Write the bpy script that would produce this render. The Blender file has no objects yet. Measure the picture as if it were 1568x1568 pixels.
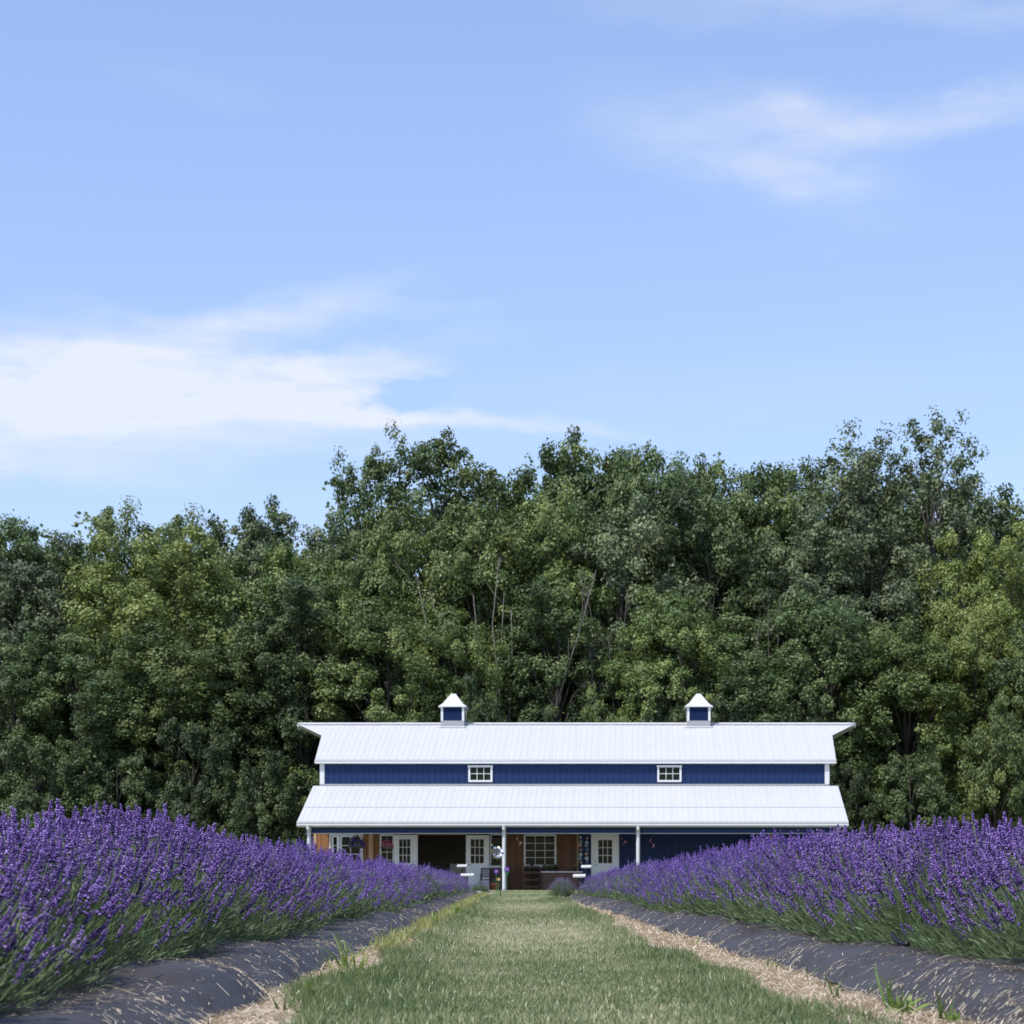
import bpy, math, random
import numpy as np
from mathutils import Vector, Matrix

random.seed(7)
rng = np.random.default_rng(7)
C = bpy.context.scene.collection
scene = bpy.context.scene
R = math.radians

# ------------------------------------------------------------------ camera
HC = 0.35
cam_d = bpy.data.cameras.new("camera")
cam_d.sensor_width = 36.0
cam_d.lens = 36.0 * 3100 / 1568
cam_d.shift_x = -186 / 1568
cam_d.shift_y = 567 / 1568
cam_d.clip_start = 0.05
cam_d.clip_end = 3000
cam_d.dof.use_dof = True
cam_d.dof.focus_distance = 10.5
cam_d.dof.aperture_fstop = 11.0
cam = bpy.data.objects.new("camera", cam_d)
cam.location = (0, 0, HC)
cam.rotation_euler = (R(90), 0, 0)
C.objects.link(cam)
scene.camera = cam

# ------------------------------------------------------------------ light
SUN_TRAVEL = Vector((0.33, 0.45, -0.83)).normalized()
sd = -SUN_TRAVEL
SUN_EL = math.asin(sd.z)
SUN_ROT = math.atan2(sd.x, sd.y)
sun_d = bpy.data.lights.new("sun", 'SUN')
sun_d.energy = 2.8
sun_d.angle = R(0.53)
sun_d.color = (1.0, 0.955, 0.88)
sun = bpy.data.objects.new("sun", sun_d)
sun.rotation_euler = SUN_TRAVEL.to_track_quat('-Z', 'Y').to_euler()
sun.location = (0, 0, 60)
C.objects.link(sun)

scene.view_settings.view_transform = 'Standard'
scene.view_settings.look = 'None'
scene.view_settings.gamma = 1.0
scene.view_settings.exposure = 0.6
scene.view_settings.use_curve_mapping = False

# ------------------------------------------------------------------ sky with thin clouds
world = bpy.data.worlds.new("World")
scene.world = world
world.use_nodes = True
wt = world.node_tree
wt.nodes.clear()


def N(tree, typ, **kw):
    n = tree.nodes.new(typ)
    for k, v in kw.items():
        setattr(n, k, v)
    return n


def M(op, a, b=None, c=None, clamp=False):
    n = wt.nodes.new('ShaderNodeMath')
    n.operation = op
    n.use_clamp = clamp
    for i, v in enumerate((a, b, c)):
        if v is None:
            continue
        if isinstance(v, (int, float)):
            n.inputs[i].default_value = v
        else:
            wt.links.new(v, n.inputs[i])
    return n.outputs[0]


sky = N(wt, 'ShaderNodeTexSky', sky_type='NISHITA')
sky.sun_disc = False
sky.sun_elevation = SUN_EL
sky.sun_rotation = SUN_ROT
sky.altitude = 200
sky.air_density = 1.0
sky.dust_density = 0.3
sky.ozone_density = 1.5
tc = N(wt, 'ShaderNodeTexCoord')
sep = N(wt, 'ShaderNodeSeparateXYZ')
wt.links.new(tc.outputs['Generated'], sep.inputs[0])
az = M('ARCTAN2', sep.outputs[0], sep.outputs[1])
hyp = M('SQRT', M('ADD', M('MULTIPLY', sep.outputs[0], sep.outputs[0]), M('MULTIPLY', sep.outputs[1], sep.outputs[1])))
el = M('ARCTAN2', sep.outputs[2], hyp)


def noise_w(sx, sy, detail, rough, off):
    comb = N(wt, 'ShaderNodeCombineXYZ')
    wt.links.new(M('MULTIPLY', az, sx), comb.inputs[0])
    wt.links.new(M('MULTIPLY', el, sy), comb.inputs[1])
    comb.inputs[2].default_value = off
    n = N(wt, 'ShaderNodeTexNoise')
    n.inputs['Scale'].default_value = 1.0
    n.inputs['Detail'].default_value = detail
    n.inputs['Roughness'].default_value = rough
    wt.links.new(comb.outputs[0], n.inputs['Vector'])
    return n.outputs['Fac']


n1 = noise_w(14, 30, 4, 0.55, 0.0)
n2 = noise_w(14, 30, 4, 0.55, 7.3)
n3 = noise_w(22, 110, 6, 0.66, 3.1)
n5 = noise_w(60, 120, 5, 0.6, 9.1)
n6 = noise_w(60, 120, 5, 0.6, 12.7)
waz = M('ADD', M('ADD', az, M('MULTIPLY', M('SUBTRACT', n1, 0.5), 0.075)), M('MULTIPLY', M('SUBTRACT', n5, 0.5), 0.022))
wel = M('ADD', M('ADD', el, M('MULTIPLY', M('SUBTRACT', n2, 0.5), 0.030)), M('MULTIPLY', M('SUBTRACT', n6, 0.5), 0.006))


def ellipse(px, py, rx, ry, ang, soft, strength):
    """a patch of cirrus at a direction (given as pixel of a 3100 px focal view), radii in the same unit"""
    a0 = math.atan((px - 970) / 3100)
    e0 = math.atan((1351 - py) / 3100 * math.cos(a0))
    dx = M('SUBTRACT', waz, a0)
    dy = M('SUBTRACT', wel, e0)
    ca, sa = math.cos(ang), math.sin(ang)
    ex = M('DIVIDE', M('ADD', M('MULTIPLY', dx, ca), M('MULTIPLY', dy, sa)), rx / 3100)
    ey = M('DIVIDE', M('SUBTRACT', M('MULTIPLY', dy, ca), M('MULTIPLY', dx, sa)), ry / 3100)
    d = M('SQRT', M('ADD', M('MULTIPLY', ex, ex), M('MULTIPLY', ey, ey)))
    mr = N(wt, 'ShaderNodeMapRange', interpolation_type='SMOOTHSTEP')
    wt.links.new(d, mr.inputs['Value'])
    mr.inputs['From Min'].default_value = 1.0 + soft
    mr.inputs['From Max'].default_value = max(0.0, 1.0 - soft)
    mr.inputs['To Min'].default_value = 0.0
    mr.inputs['To Max'].default_value = strength
    return mr.outputs[0]


patches = [
    (60, 590, 480, 56, 0.02, 0.42, 0.48),
    (330, 585, 250, 48, 0.02, 0.42, 0.40),
    (520, 550, 125, 22, 0.12, 0.5, 0.50),
    (610, 590, 55, 24, 0.1, 0.4, -0.55),
    (-300, 600, 520, 90, 0.0, 0.7, 0.7),
    (640, 634, 290, 14, -0.06, 0.8, 0.55),
    (470, 622, 180, 22, -0.04, 0.8, 0.30),
    (190, 512, 170, 30, 0.05, 0.9, 0.40),
    (360, 498, 190, 26, 0.20, 0.9, 0.30),
    (470, 458, 140, 18, 0.25, 0.95, 0.20),
    (590, 468, 120, 10, 0.02, 0.95, 0.18),
    (640, 515, 110, 14, 0.15, 0.95, 0.14),
    (40, 720, 150, 26, 0.0, 0.9, 0.28),
    (200, 655, 420, 30, 0.0, 0.9, 0.35),
    (1150, 235, 190, 60, -0.30, 0.95, 0.22),
    (1195, 272, 90, 24, -0.1, 0.9, 0.30),
    (1265, 188, 95, 30, -0.15, 0.9, 0.34),
    (1490, 165, 190, 22, 0.14, 0.9, 0.34),
    (1080, 195, 160, 40, 0.0, 0.95, 0.12),
    (1340, 12, 320, 24, -0.05, 0.95, 0.26),
    (310, 128, 80, 25, -0.1, 0.95, 0.07),
    (1010, 600, 500, 40, 0.0, 0.95, 0.08),
    # the same kind of cirrus goes on outside the frame
    (2300, 350, 420, 60, 0.15, 0.8, 0.5),
    (-1100, 250, 500, 70, 0.1, 0.8, 0.5),
    (700, -600, 600, 60, 0.12, 0.8, 0.4),
]
tot = None
for p_ in patches:
    e_ = ellipse(*p_)
    tot = e_ if tot is None else M('ADD', tot, e_)
streak = N(wt, 'ShaderNodeMapRange')
wt.links.new(n3, streak.inputs['Value'])
streak.inputs['From Min'].default_value = 0.25
streak.inputs['From Max'].default_value = 0.70
streak.inputs['To Min'].default_value = 0.45
streak.inputs['To Max'].default_value = 1.2
dens = M('MAXIMUM', M('MINIMUM', M('MULTIPLY', tot, streak.outputs[0]), 0.90), 0.0)
# overall sky tint, and sky dimmed towards the horizon
tint = N(wt, 'ShaderNodeMix', data_type='RGBA', blend_type='MULTIPLY')
tint.inputs['Factor'].default_value = 1.0
tint.inputs['B'].default_value = (1.0, 1.0, 1.0, 1)
hz = N(wt, 'ShaderNodeMapRange', interpolation_type='SMOOTHSTEP')
wt.links.new(el, hz.inputs['Value'])
hz.inputs['From Min'].default_value = 0.05
hz.inputs['From Max'].default_value = 0.42
hz.inputs['To Min'].default_value = 0.72
hz.inputs['To Max'].default_value = 1.0
hzv = N(wt, 'ShaderNodeVectorMath', operation='SCALE')
wt.links.new(sky.outputs[0], hzv.inputs[0])
wt.links.new(hz.outputs[0], hzv.inputs['Scale'])
wt.links.new(hzv.outputs[0], tint.inputs['A'])
SKY_TINT = tint.inputs['B']
mixc = N(wt, 'ShaderNodeMix', data_type='RGBA')
wt.links.new(dens, mixc.inputs['Factor'])
wt.links.new(tint.outputs['Result'], mixc.inputs['A'])
CLOUD = mixc.inputs['B']
bg = N(wt, 'ShaderNodeBackground')
SKY_STRENGTH = 0.15
bg.inputs['Strength'].default_value = SKY_STRENGTH
CLOUD.default_value = (0.56 / SKY_STRENGTH, 0.59 / SKY_STRENGTH, 0.66 / SKY_STRENGTH, 1)
SKY_TINT.default_value = (1.10, 1.02, 1.06, 1)
wt.links.new(mixc.outputs['Result'], bg.inputs['Color'])
wo = N(wt, 'ShaderNodeOutputWorld')
wt.links.new(bg.outputs[0], wo.inputs['Surface'])

# ------------------------------------------------------------------ materials
MATS = {}


def mat(name, col, rough=0.6, spec=0.5, metal=0.0, var=0.0, nscale=8.0, bump=0.0, bscale=40.0, ramp=None,
        attr=None, trans=0.0, rand=0.0, stretch=None, coords='Object', second=None):
    """procedural principled material: noise-mottled colour, optional bump, attribute ramp, thin-leaf translucency"""
    if name in MATS:
        return MATS[name]
    m = bpy.data.materials.new(name)
    m.use_nodes = True
    t = m.node_tree
    L = t.links
    b = t.nodes['Principled BSDF']
    out = t.nodes['Material Output']
    b.inputs['Roughness'].default_value = rough
    b.inputs['Specular IOR Level'].default_value = spec
    b.inputs['Metallic'].default_value = metal
    tcn = t.nodes.new('ShaderNodeTexCoord')
    vec = tcn.outputs[coords]
    if stretch:
        mp = t.nodes.new('ShaderNodeMapping')
        mp.inputs['Scale'].default_value = stretch
        L.new(vec, mp.inputs['Vector'])
        vec = mp.outputs[0]
    if attr:
        at = t.nodes.new('ShaderNodeAttribute')
        at.attribute_name = attr
        cr = t.nodes.new('ShaderNodeValToRGB')
        els = cr.color_ramp.elements
        for i, (p, c) in enumerate(ramp):
            e = els[i] if i < 2 else els.new(p)
            e.position = p
            e.color = (*c, 1)
        L.new(at.outputs['Fac'], cr.inputs['Fac'])
        colour = cr.outputs['Color']
    else:
        rgb = t.nodes.new('ShaderNodeRGB')
        rgb.outputs[0].default_value = (*col, 1)
        colour = rgb.outputs[0]
    if var > 0 or second:
        nz = t.nodes.new('ShaderNodeTexNoise')
        nz.inputs['Scale'].default_value = nscale
        nz.inputs['Detail'].default_value = 6
        nz.inputs['Roughness'].default_value = 0.6
        L.new(vec, nz.inputs['Vector'])
        if second:
            mr = t.nodes.new('ShaderNodeMapRange')
            mr.inputs['From Min'].default_value = 0.38
            mr.inputs['From Max'].default_value = 0.66
            L.new(nz.outputs['Fac'], mr.inputs['Value'])
            mx = t.nodes.new('ShaderNodeMix')
            mx.data_type = 'RGBA'
            L.new(mr.outputs[0], mx.inputs['Factor'])
            L.new(colour, mx.inputs['A'])
            mx.inputs['B'].default_value = (*second, 1)
            colour = mx.outputs['Result']
        else:
            mr = t.nodes.new('ShaderNodeMapRange')
            mr.inputs['From Min'].default_value = 0.3
            mr.inputs['From Max'].default_value = 0.7
            mr.inputs['To Min'].default_value = 1 - var
            mr.inputs['To Max'].default_value = 1 + var
            L.new(nz.outputs['Fac'], mr.inputs['Value'])
            hs = t.nodes.new('ShaderNodeHueSaturation')
            L.new(mr.outputs[0], hs.inputs['Value'])
            L.new(colour, hs.inputs['Color'])
            colour = hs.outputs[0]
    if rand > 0:
        oi = t.nodes.new('ShaderNodeObjectInfo')
        mr2 = t.nodes.new('ShaderNodeMapRange')
        mr2.inputs['To Min'].default_value = 1 - rand
        mr2.inputs['To Max'].default_value = 1 + rand
        L.new(oi.outputs['Random'], mr2.inputs['Value'])
        hs2 = t.nodes.new('ShaderNodeHueSaturation')
        L.new(mr2.outputs[0], hs2.inputs['Value'])
        L.new(colour, hs2.inputs['Color'])
        colour = hs2.outputs[0]
    L.new(colour, b.inputs['Base Color'])
    if bump > 0:
        bn = t.nodes.new('ShaderNodeTexNoise')
        bn.inputs['Scale'].default_value = bscale
        bn.inputs['Detail'].default_value = 7
        L.new(vec, bn.inputs['Vector'])
        bp = t.nodes.new('ShaderNodeBump')
        bp.inputs['Strength'].default_value = bump
        bp.inputs['Distance'].default_value = 0.02
        L.new(bn.outputs['Fac'], bp.inputs['Height'])
        L.new(bp.outputs[0], b.inputs['Normal'])
    if trans > 0:
        tr = t.nodes.new('ShaderNodeBsdfTranslucent')
        L.new(colour, tr.inputs['Color'])
        ms = t.nodes.new('ShaderNodeMixShader')
        ms.inputs[0].default_value = trans
        L.new(b.outputs[0], ms.inputs[1])
        L.new(tr.outputs[0], ms.inputs[2])
        L.new(ms.outputs[0], out.inputs['Surface'])
    MATS[name] = m
    return m


white_metal = mat('white_painted_steel', (0.56, 0.56, 0.565), rough=0.45, var=0.03, nscale=1.5)
white_trim = mat('white_trim_paint', (0.66, 0.67, 0.68), rough=0.5, var=0.03, nscale=3)
white_door = mat('white_door_paint', (0.84, 0.86, 0.88), rough=0.5, var=0.04, nscale=3)
blue_steel = mat('blue_painted_steel', (0.011, 0.031, 0.104), rough=0.5, spec=0.22, var=0.08, nscale=1.2)
grey_flash = mat('grey_flashing', (0.36, 0.37, 0.39), rough=0.45, metal=0.3, var=0.06, nscale=4)
cedar = mat('cedar_board', (0.118, 0.052, 0.020), rough=0.65, var=0.30, nscale=5, stretch=(7, 7, 0.6), rand=0.22, bump=0.15, bscale=25)
orange_cedar = mat('orange_cedar_board', (0.25, 0.115, 0.040), rough=0.65, var=0.28, nscale=5, stretch=(7, 7, 0.6), rand=0.2, bump=0.15, bscale=25)  # paler, more orange cedar for the left boards and one post
pine = mat('pale_pine', (0.46, 0.30, 0.18), rough=0.65, var=0.15, nscale=5, stretch=(8, 8, 0.6))
brown_wood = mat('dark_brown_wood', (0.085, 0.035, 0.022), rough=0.55, var=0.25, nscale=5, stretch=(6, 6, 1))
black_metal = mat('black_metal', (0.015, 0.015, 0.017), rough=0.4, metal=0.3)
glass = mat('window_glass', (0.009, 0.015, 0.011), rough=0.06, spec=0.10)
concrete = mat('concrete', (0.36, 0.35, 0.34), rough=0.85, var=0.12, nscale=4, bump=0.2, bscale=60)
interior = mat('dark_interior_board', (0.34, 0.31, 0.28), rough=0.8, var=0.1)
interior2 = mat('interior_furniture', (0.42, 0.40, 0.38), rough=0.7, var=0.1)
chrome = mat('silver_metal', (0.50, 0.51, 0.52), rough=0.28, metal=1.0)
terracotta = mat('terracotta', (0.36, 0.10, 0.045), rough=0.8, var=0.15, nscale=20)
bark = mat('grey_bark', (0.060, 0.053, 0.046), rough=0.85, var=0.3, nscale=3, stretch=(3, 3, 0.7), bump=0.5, bscale=12)
pale_bark = mat('pale_bark', (0.17, 0.15, 0.135), rough=0.85, var=0.25, nscale=3, stretch=(3, 3, 0.7))
sign_white = mat('white_sign_board', (0.60, 0.575, 0.55), rough=0.5, var=0.04)
fabric = mat('woven_weed_barrier', (0.060, 0.057, 0.061), rough=0.6, spec=0.35, second=(0.041, 0.035, 0.033), nscale=5.5, bump=0.35, bscale=90)
straw_m = mat('dry_straw', (0.42, 0.33, 0.2), attr='tint', ramp=[(0.0, (0.34, 0.265, 0.18)), (1.0, (0.76, 0.66, 0.50))], rough=0.7)
soil = mat('straw_covered_soil', (0.44, 0.36, 0.265), rough=0.9, second=(0.58, 0.49, 0.37), nscale=22, bump=0.6, bscale=60)
lawn_m = mat('lawn_soil', (0.15, 0.17, 0.075), rough=0.9, second=(0.24, 0.225, 0.12), nscale=1.1, bump=0.5, bscale=70)
stone_m = mat('grey_stone', (0.33, 0.32, 0.31), rough=0.85, var=0.2, nscale=9, bump=0.4, bscale=20)
grass_m = mat('grass_blade', (0.1, 0.15, 0.05), attr='tint',
              ramp=[(0.0, (0.095, 0.155, 0.042)), (0.45, (0.255, 0.305, 0.125)), (0.75, (0.47, 0.465, 0.255)), (1.0, (0.66, 0.59, 0.37))],
              rough=0.38, spec=0.6, trans=0.32)
weed_m = mat('bright_weed_leaf', (0.16, 0.27, 0.05), attr='tint', ramp=[(0.0, (0.07, 0.13, 0.03)), (1.0, (0.24, 0.34, 0.075))], rough=0.45, trans=0.35)
flower_m = mat('lavender_flower', (0.14, 0.07, 0.36), attr='tint',
               ramp=[(0.0, (0.052, 0.028, 0.12)), (0.45, (0.185, 0.105, 0.385)), (0.8, (0.37, 0.23, 0.64)), (1.0, (0.56, 0.40, 0.80))],
               rough=0.6, spec=0.3, trans=0.22)
grey_flower_m = mat('faded_lavender_flower', (0.22, 0.19, 0.30), attr='tint',
                    ramp=[(0.0, (0.13, 0.115, 0.20)), (1.0, (0.33, 0.29, 0.45))], rough=0.7, trans=0.2)
stem_m = mat('lavender_stem', (0.15, 0.2, 0.09), attr='tint', ramp=[(0.0, (0.095, 0.155, 0.055)), (1.0, (0.31, 0.40, 0.185))], rough=0.55, trans=0.15)
leaf_lav = mat('lavender_leaf', (0.13, 0.17, 0.09), attr='tint', ramp=[(0.0, (0.045, 0.080, 0.026)), (1.0, (0.21, 0.285, 0.130))], rough=0.6, trans=0.15)


def leaf_mat(name, dark, mid, light):
    return mat(name, mid, attr='tint', ramp=[(0.0, dark), (0.55, mid), (1.0, light)], rough=0.48, spec=0.4, trans=0.22, rand=0.2)


leaf_dark = leaf_mat('dark_green_leaf', (0.036, 0.064, 0.021), (0.078, 0.122, 0.039), (0.190, 0.240, 0.090))
leaf_mid = leaf_mat('mid_green_leaf', (0.050, 0.086, 0.022), (0.116, 0.168, 0.046), (0.255, 0.310, 0.098))
leaf_yellow = leaf_mat('yellow_green_leaf', (0.082, 0.120, 0.024), (0.190, 0.245, 0.056), (0.340, 0.390, 0.118))
leaf_grey = leaf_mat('grey_green_leaf', (0.056, 0.084, 0.038), (0.118, 0.158, 0.074), (0.250, 0.290, 0.145))

leaf_shade = leaf_mat('shaded_undergrowth_leaf', (0.026, 0.048, 0.016), (0.056, 0.090, 0.028), (0.155, 0.200, 0.072))  # darker shrub leaf, shade of the lower wood put into its colour
fringe_m = mat('yellowing_grass_blade', (0.2, 0.24, 0.08), attr='tint', ramp=[(0.0, (0.11, 0.15, 0.04)), (1.0, (0.37, 0.38, 0.13))], rough=0.45, trans=0.3)

# ------------------------------------------------------------------ mesh helpers


def wloc(o):
    v = Vector((0, 0, 0))
    while o is not None:
        v = v + o.location
        o = o.parent
    return v


def link(o, parent=None):
    C.objects.link(o)
    if parent is not None:
        o.parent = parent
    return o


def tag(o, label=None, cat=None, group=None, kind=None):
    if label:
        o['label'] = label
    if cat:
        o['category'] = cat
    if group:
        o['group'] = group
    if kind:
        o['kind'] = kind
    return o


def empty(name, loc, rz=0.0):
    o = bpy.data.objects.new(name, None)
    o.empty_display_size = 0.2
    o.location = loc
    o.rotation_euler = (0, 0, rz)
    C.objects.link(o)
    return o


def np_mesh(name, V, F, material, tint=None, smooth=False):
    V = np.asarray(V, dtype=np.float32)
    F = np.asarray(F, dtype=np.int32)
    k = F.shape[1]
    me = bpy.data.meshes.new(name)
    me.vertices.add(len(V))
    me.vertices.foreach_set('co', V.ravel())
    me.loops.add(F.size)
    me.loops.foreach_set('vertex_index', F.ravel())
    me.polygons.add(len(F))
    me.polygons.foreach_set('loop_start', np.arange(0, F.size, k, dtype=np.int32))
    me.polygons.foreach_set('loop_total', np.full(len(F), k, dtype=np.int32))
    if smooth:
        me.polygons.foreach_set('use_smooth', np.ones(len(F), dtype=bool))
    me.update(calc_edges=True)
    if tint is not None:
        a = me.attributes.new('tint', 'FLOAT', 'POINT')
        a.data.foreach_set('value', np.clip(np.asarray(tint, dtype=np.float32), 0, 1))
    me.materials.append(material)
    return me


def np_obj(name, V, F, material, parent=None, tint=None, smooth=False):
    o = bpy.data.objects.new(name, np_mesh(name, V, F, material, tint, smooth))
    return link(o, parent)


def scatter(TV, TF, mats_, pos, TT=None, off=None):
    """copies of a template: mats_ (n,3,3), pos (n,3) -> V, F, tint"""
    n, k = len(pos), len(TV)
    V = np.einsum('nij,kj->nki', mats_, TV) + pos[:, None, :]
    F = TF[None] + (np.arange(n) * k)[:, None, None]
    T = None
    if TT is not None:
        T = np.broadcast_to(TT, (n, k)).copy()
        if off is not None:
            T += off[:, None]
        T = T.ravel()
    return V.reshape(-1, 3), F.reshape(-1, TF.shape[1]), T


def frames(zdir, roll, sx=1.0, sy=1.0, sz=1.0):
    """rotation matrices whose z column follows zdir, rolled about it; columns scaled"""
    z = zdir / np.maximum(np.linalg.norm(zdir, axis=1, keepdims=True), 1e-9)
    ref = np.where(np.abs(z[:, 2:3]) > 0.95, np.array([[1.0, 0, 0]]), np.array([[0, 0, 1.0]]))
    x = np.cross(ref, z)
    x /= np.linalg.norm(x, axis=1, keepdims=True)
    y = np.cross(z, x)
    c, s = np.cos(roll)[:, None], np.sin(roll)[:, None]
    x2 = x * c + y * s
    y2 = -x * s + y * c
    def col(v):
        return np.asarray(v).reshape(-1, 1) if np.ndim(v) else v
    return np.stack([x2 * col(sx), y2 * col(sy), z * col(sz)], axis=2)


class MB:
    def __init__(self):
        self.v, self.f = [], []

    def box(self, x0, x1, y0, y1, z0, z1):
        b = len(self.v)
        self.v += [(x0, y0, z0), (x1, y0, z0), (x1, y1, z0), (x0, y1, z0), (x0, y0, z1), (x1, y0, z1), (x1, y1, z1), (x0, y1, z1)]
        self.f += [tuple(b + i for i in q) for q in ((0, 3, 2, 1), (4, 5, 6, 7), (0, 1, 5, 4), (1, 2, 6, 5), (2, 3, 7, 6), (3, 0, 4, 7))]
        return self

    def poly(self, pts):
        b = len(self.v)
        self.v += [tuple(p) for p in pts]
        self.f.append(tuple(range(b, b + len(pts))))
        return self

    def prism(self, pts, d):
        """polygon pts extruded by vector d"""
        b, n = len(self.v), len(pts)
        self.v += [tuple(p) for p in pts] + [(p[0] + d[0], p[1] + d[1], p[2] + d[2]) for p in pts]
        self.f.append(tuple(b + n - 1 - i for i in range(n)))
        self.f.append(tuple(b + n + i for i in range(n)))
        for i in range(n):
            j = (i + 1) % n
            self.f.append((b + i, b + j, b + n + j, b + n + i))
        return self

    def tube(self, pts, rad, n=8, caps=True):
        pts = [Vector(p) for p in pts]
        b = len(self.v)
        prev = None
        for i, p in enumerate(pts):
            d = (pts[min(i + 1, len(pts) - 1)] - pts[max(i - 1, 0)]).normalized()
            if prev is None:
                prev = d.orthogonal().normalized()
            else:
                prev = (prev - d * prev.dot(d))
                prev = prev.normalized() if prev.length > 1e-6 else d.orthogonal().normalized()
            q = d.cross(prev)
            r = rad[i] if isinstance(rad, (list, tuple)) else rad
            for k in range(n):
                a = 2 * math.pi * k / n
                self.v.append(tuple(p + prev * (math.cos(a) * r) + q * (math.sin(a) * r)))
        for i in range(len(pts) - 1):
            for k in range(n):
                k2 = (k + 1) % n
                self.f.append((b + i * n + k, b + i * n + k2, b + (i + 1) * n + k2, b + (i + 1) * n + k))
        if caps:
            self.f.append(tuple(b + n - 1 - k for k in range(n)))
            e = b + (len(pts) - 1) * n
            self.f.append(tuple(e + k for k in range(n)))
        return self

    def lathe(self, prof, c=(0, 0, 0), n=16):
        b = len(self.v)
        for r, z in prof:
            for k in range(n):
                a = 2 * math.pi * k / n
                self.v.append((c[0] + r * math.cos(a), c[1] + r * math.sin(a), c[2] + z))
        for i in range(len(prof) - 1):
            for k in range(n):
                k2 = (k + 1) % n
                self.f.append((b + i * n + k, b + i * n + k2, b + (i + 1) * n + k2, b + (i + 1) * n + k))
        self.f.append(tuple(b + n - 1 - k for k in range(n)))
        e = b + (len(prof) - 1) * n
        self.f.append(tuple(e + k for k in range(n)))
        return self

    def ball(self, c, r, n=8, sz=1.0):
        prof = [(max(r * math.sin(math.pi * i / 6), 1e-4), -r * sz * math.cos(math.pi * i / 6)) for i in range(7)]
        return self.lathe(prof, c, n)

    def mesh(self, name, m, off=(0, 0, 0), smooth=False):
        me = bpy.data.meshes.new(name)
        me.from_pydata([(v[0] - off[0], v[1] - off[1], v[2] - off[2]) for v in self.v], [], self.f)
        me.materials.append(m)
        if smooth:
            for p in me.polygons:
                p.use_smooth = True
        me.update()
        return me

    def build(self, name, m, parent=None, smooth=False):
        """vertices are given in world space; the object sits at its parent's origin"""
        off = wloc(parent) if parent is not None else Vector((0, 0, 0))
        o = bpy.data.objects.new(name, self.mesh(name, m, off, smooth))
        return link(o, parent)


def copy_tree(o, parent=None):
    c = o.copy()
    C.objects.link(c)
    c.parent = parent
    for ch in list(o.children):
        copy_tree(ch, c)
    return c


# rows run along a direction turned 3.43 degrees from the barn's axis
RD = np.array([-0.0599, 0.9982, 0.0])
RR = np.array([0.9982, 0.0599, 0.0])


def rc(off, dist, z=0.0):
    p = RR * off + RD * dist
    return (float(p[0]), float(p[1]), z)


def at(px, py, Y):
    """a point on the plane Y from where it stands in the 1568 px view"""
    s = 3100 / Y
    return ((px - 970) / s, Y, HC + (1351 - py) / s)


# ------------------------------------------------------------------ ground
g = MB()
g.poly([(-500, -300, 0), (500, -300, 0), (500, 900, 0), (-500, 900, 0)])
tag(g.build('ground', lawn_m), kind='structure')


def strip_grid(o0, o1, d0, d1, no, nd, zf, power=1.6):
    u = np.linspace(0, 1, no)
    w = np.linspace(0, 1, nd) ** power
    O = o0 + (o1 - o0) * u
    D = d0 + (d1 - d0) * w
    OO, DD = np.meshgrid(O, D)
    Z = zf(OO, DD)
    P = OO[..., None] * RR + DD[..., None] * RD
    P[..., 2] = Z
    idx = np.arange(no * nd).reshape(nd, no)
    F = np.stack([idx[:-1, :-1], idx[:-1, 1:], idx[1:, 1:], idx[1:, :-1]], axis=-1).reshape(-1, 4)
    return P.reshape(-1, 3), F


def snoise(seed, amp, freqs):
    r = np.random.default_rng(seed)
    terms = [(r.normal(size=2) * f, r.uniform(0, 6.28), amp / (i + 1) ** 0.7) for i, f in enumerate(freqs)]

    def f(a, b):
        z = 0
        for k, ph, am in terms:
            z = z + am * np.sin(k[0] * a + k[1] * b + ph)
        return z
    return f


edge_noise_l = snoise(3, 0.035, (0.8, 1.7, 3.1, 5.5))
edge_noise_r = snoise(4, 0.035, (0.8, 1.7, 3.1, 5.5))
ROW_END_L, ROW_END_R = 50.0, 41.5


def hump(sign, inner, wid, seed):
    wr = snoise(seed, 0.011, (3, 5, 8, 12, 17))
    sag = snoise(seed + 1, 0.016, (0.9, 1.6, 2.6, 3.7))

    def f(O, D):
        u = np.maximum(np.abs(O - inner) - 0.015 + sag(D * 1.1, D * 1.3) * 1.4 + wr(D * .7, D * .3) * 0.8, 0)
        t = np.clip(u / 0.27, 0, 1)
        shoulder = 1 - (1 - t) ** 2.6
        t2 = np.clip((wid - u) / 0.36, 0, 1)
        shoulder = np.minimum(shoulder, 1 - (1 - t2) ** 2.6)
        fold = 0.016 * np.exp(-((np.sin(D * 2.3 + O * 2.5 + seed) - 0.96) / 0.04) ** 2)
        fold = fold + 0.005 * np.exp(-((np.sin(D * 5.1 - O * 4.0 + 2 * np.sin(D * 1.7)) - 0.9) / 0.10) ** 2) + 0.0025 * np.exp(-((np.sin(D * 9.7 + O * 7.0 + 2 * np.sin(D * 2.9)) - 0.9) / 0.12) ** 2)
        z = 0.098 * shoulder + (wr(O * 2, D) + sag(O, D) - fold) * np.clip(shoulder * 1.6, 0, 1)
        return np.maximum(z, 0.0) + 0.006
    return f


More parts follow.
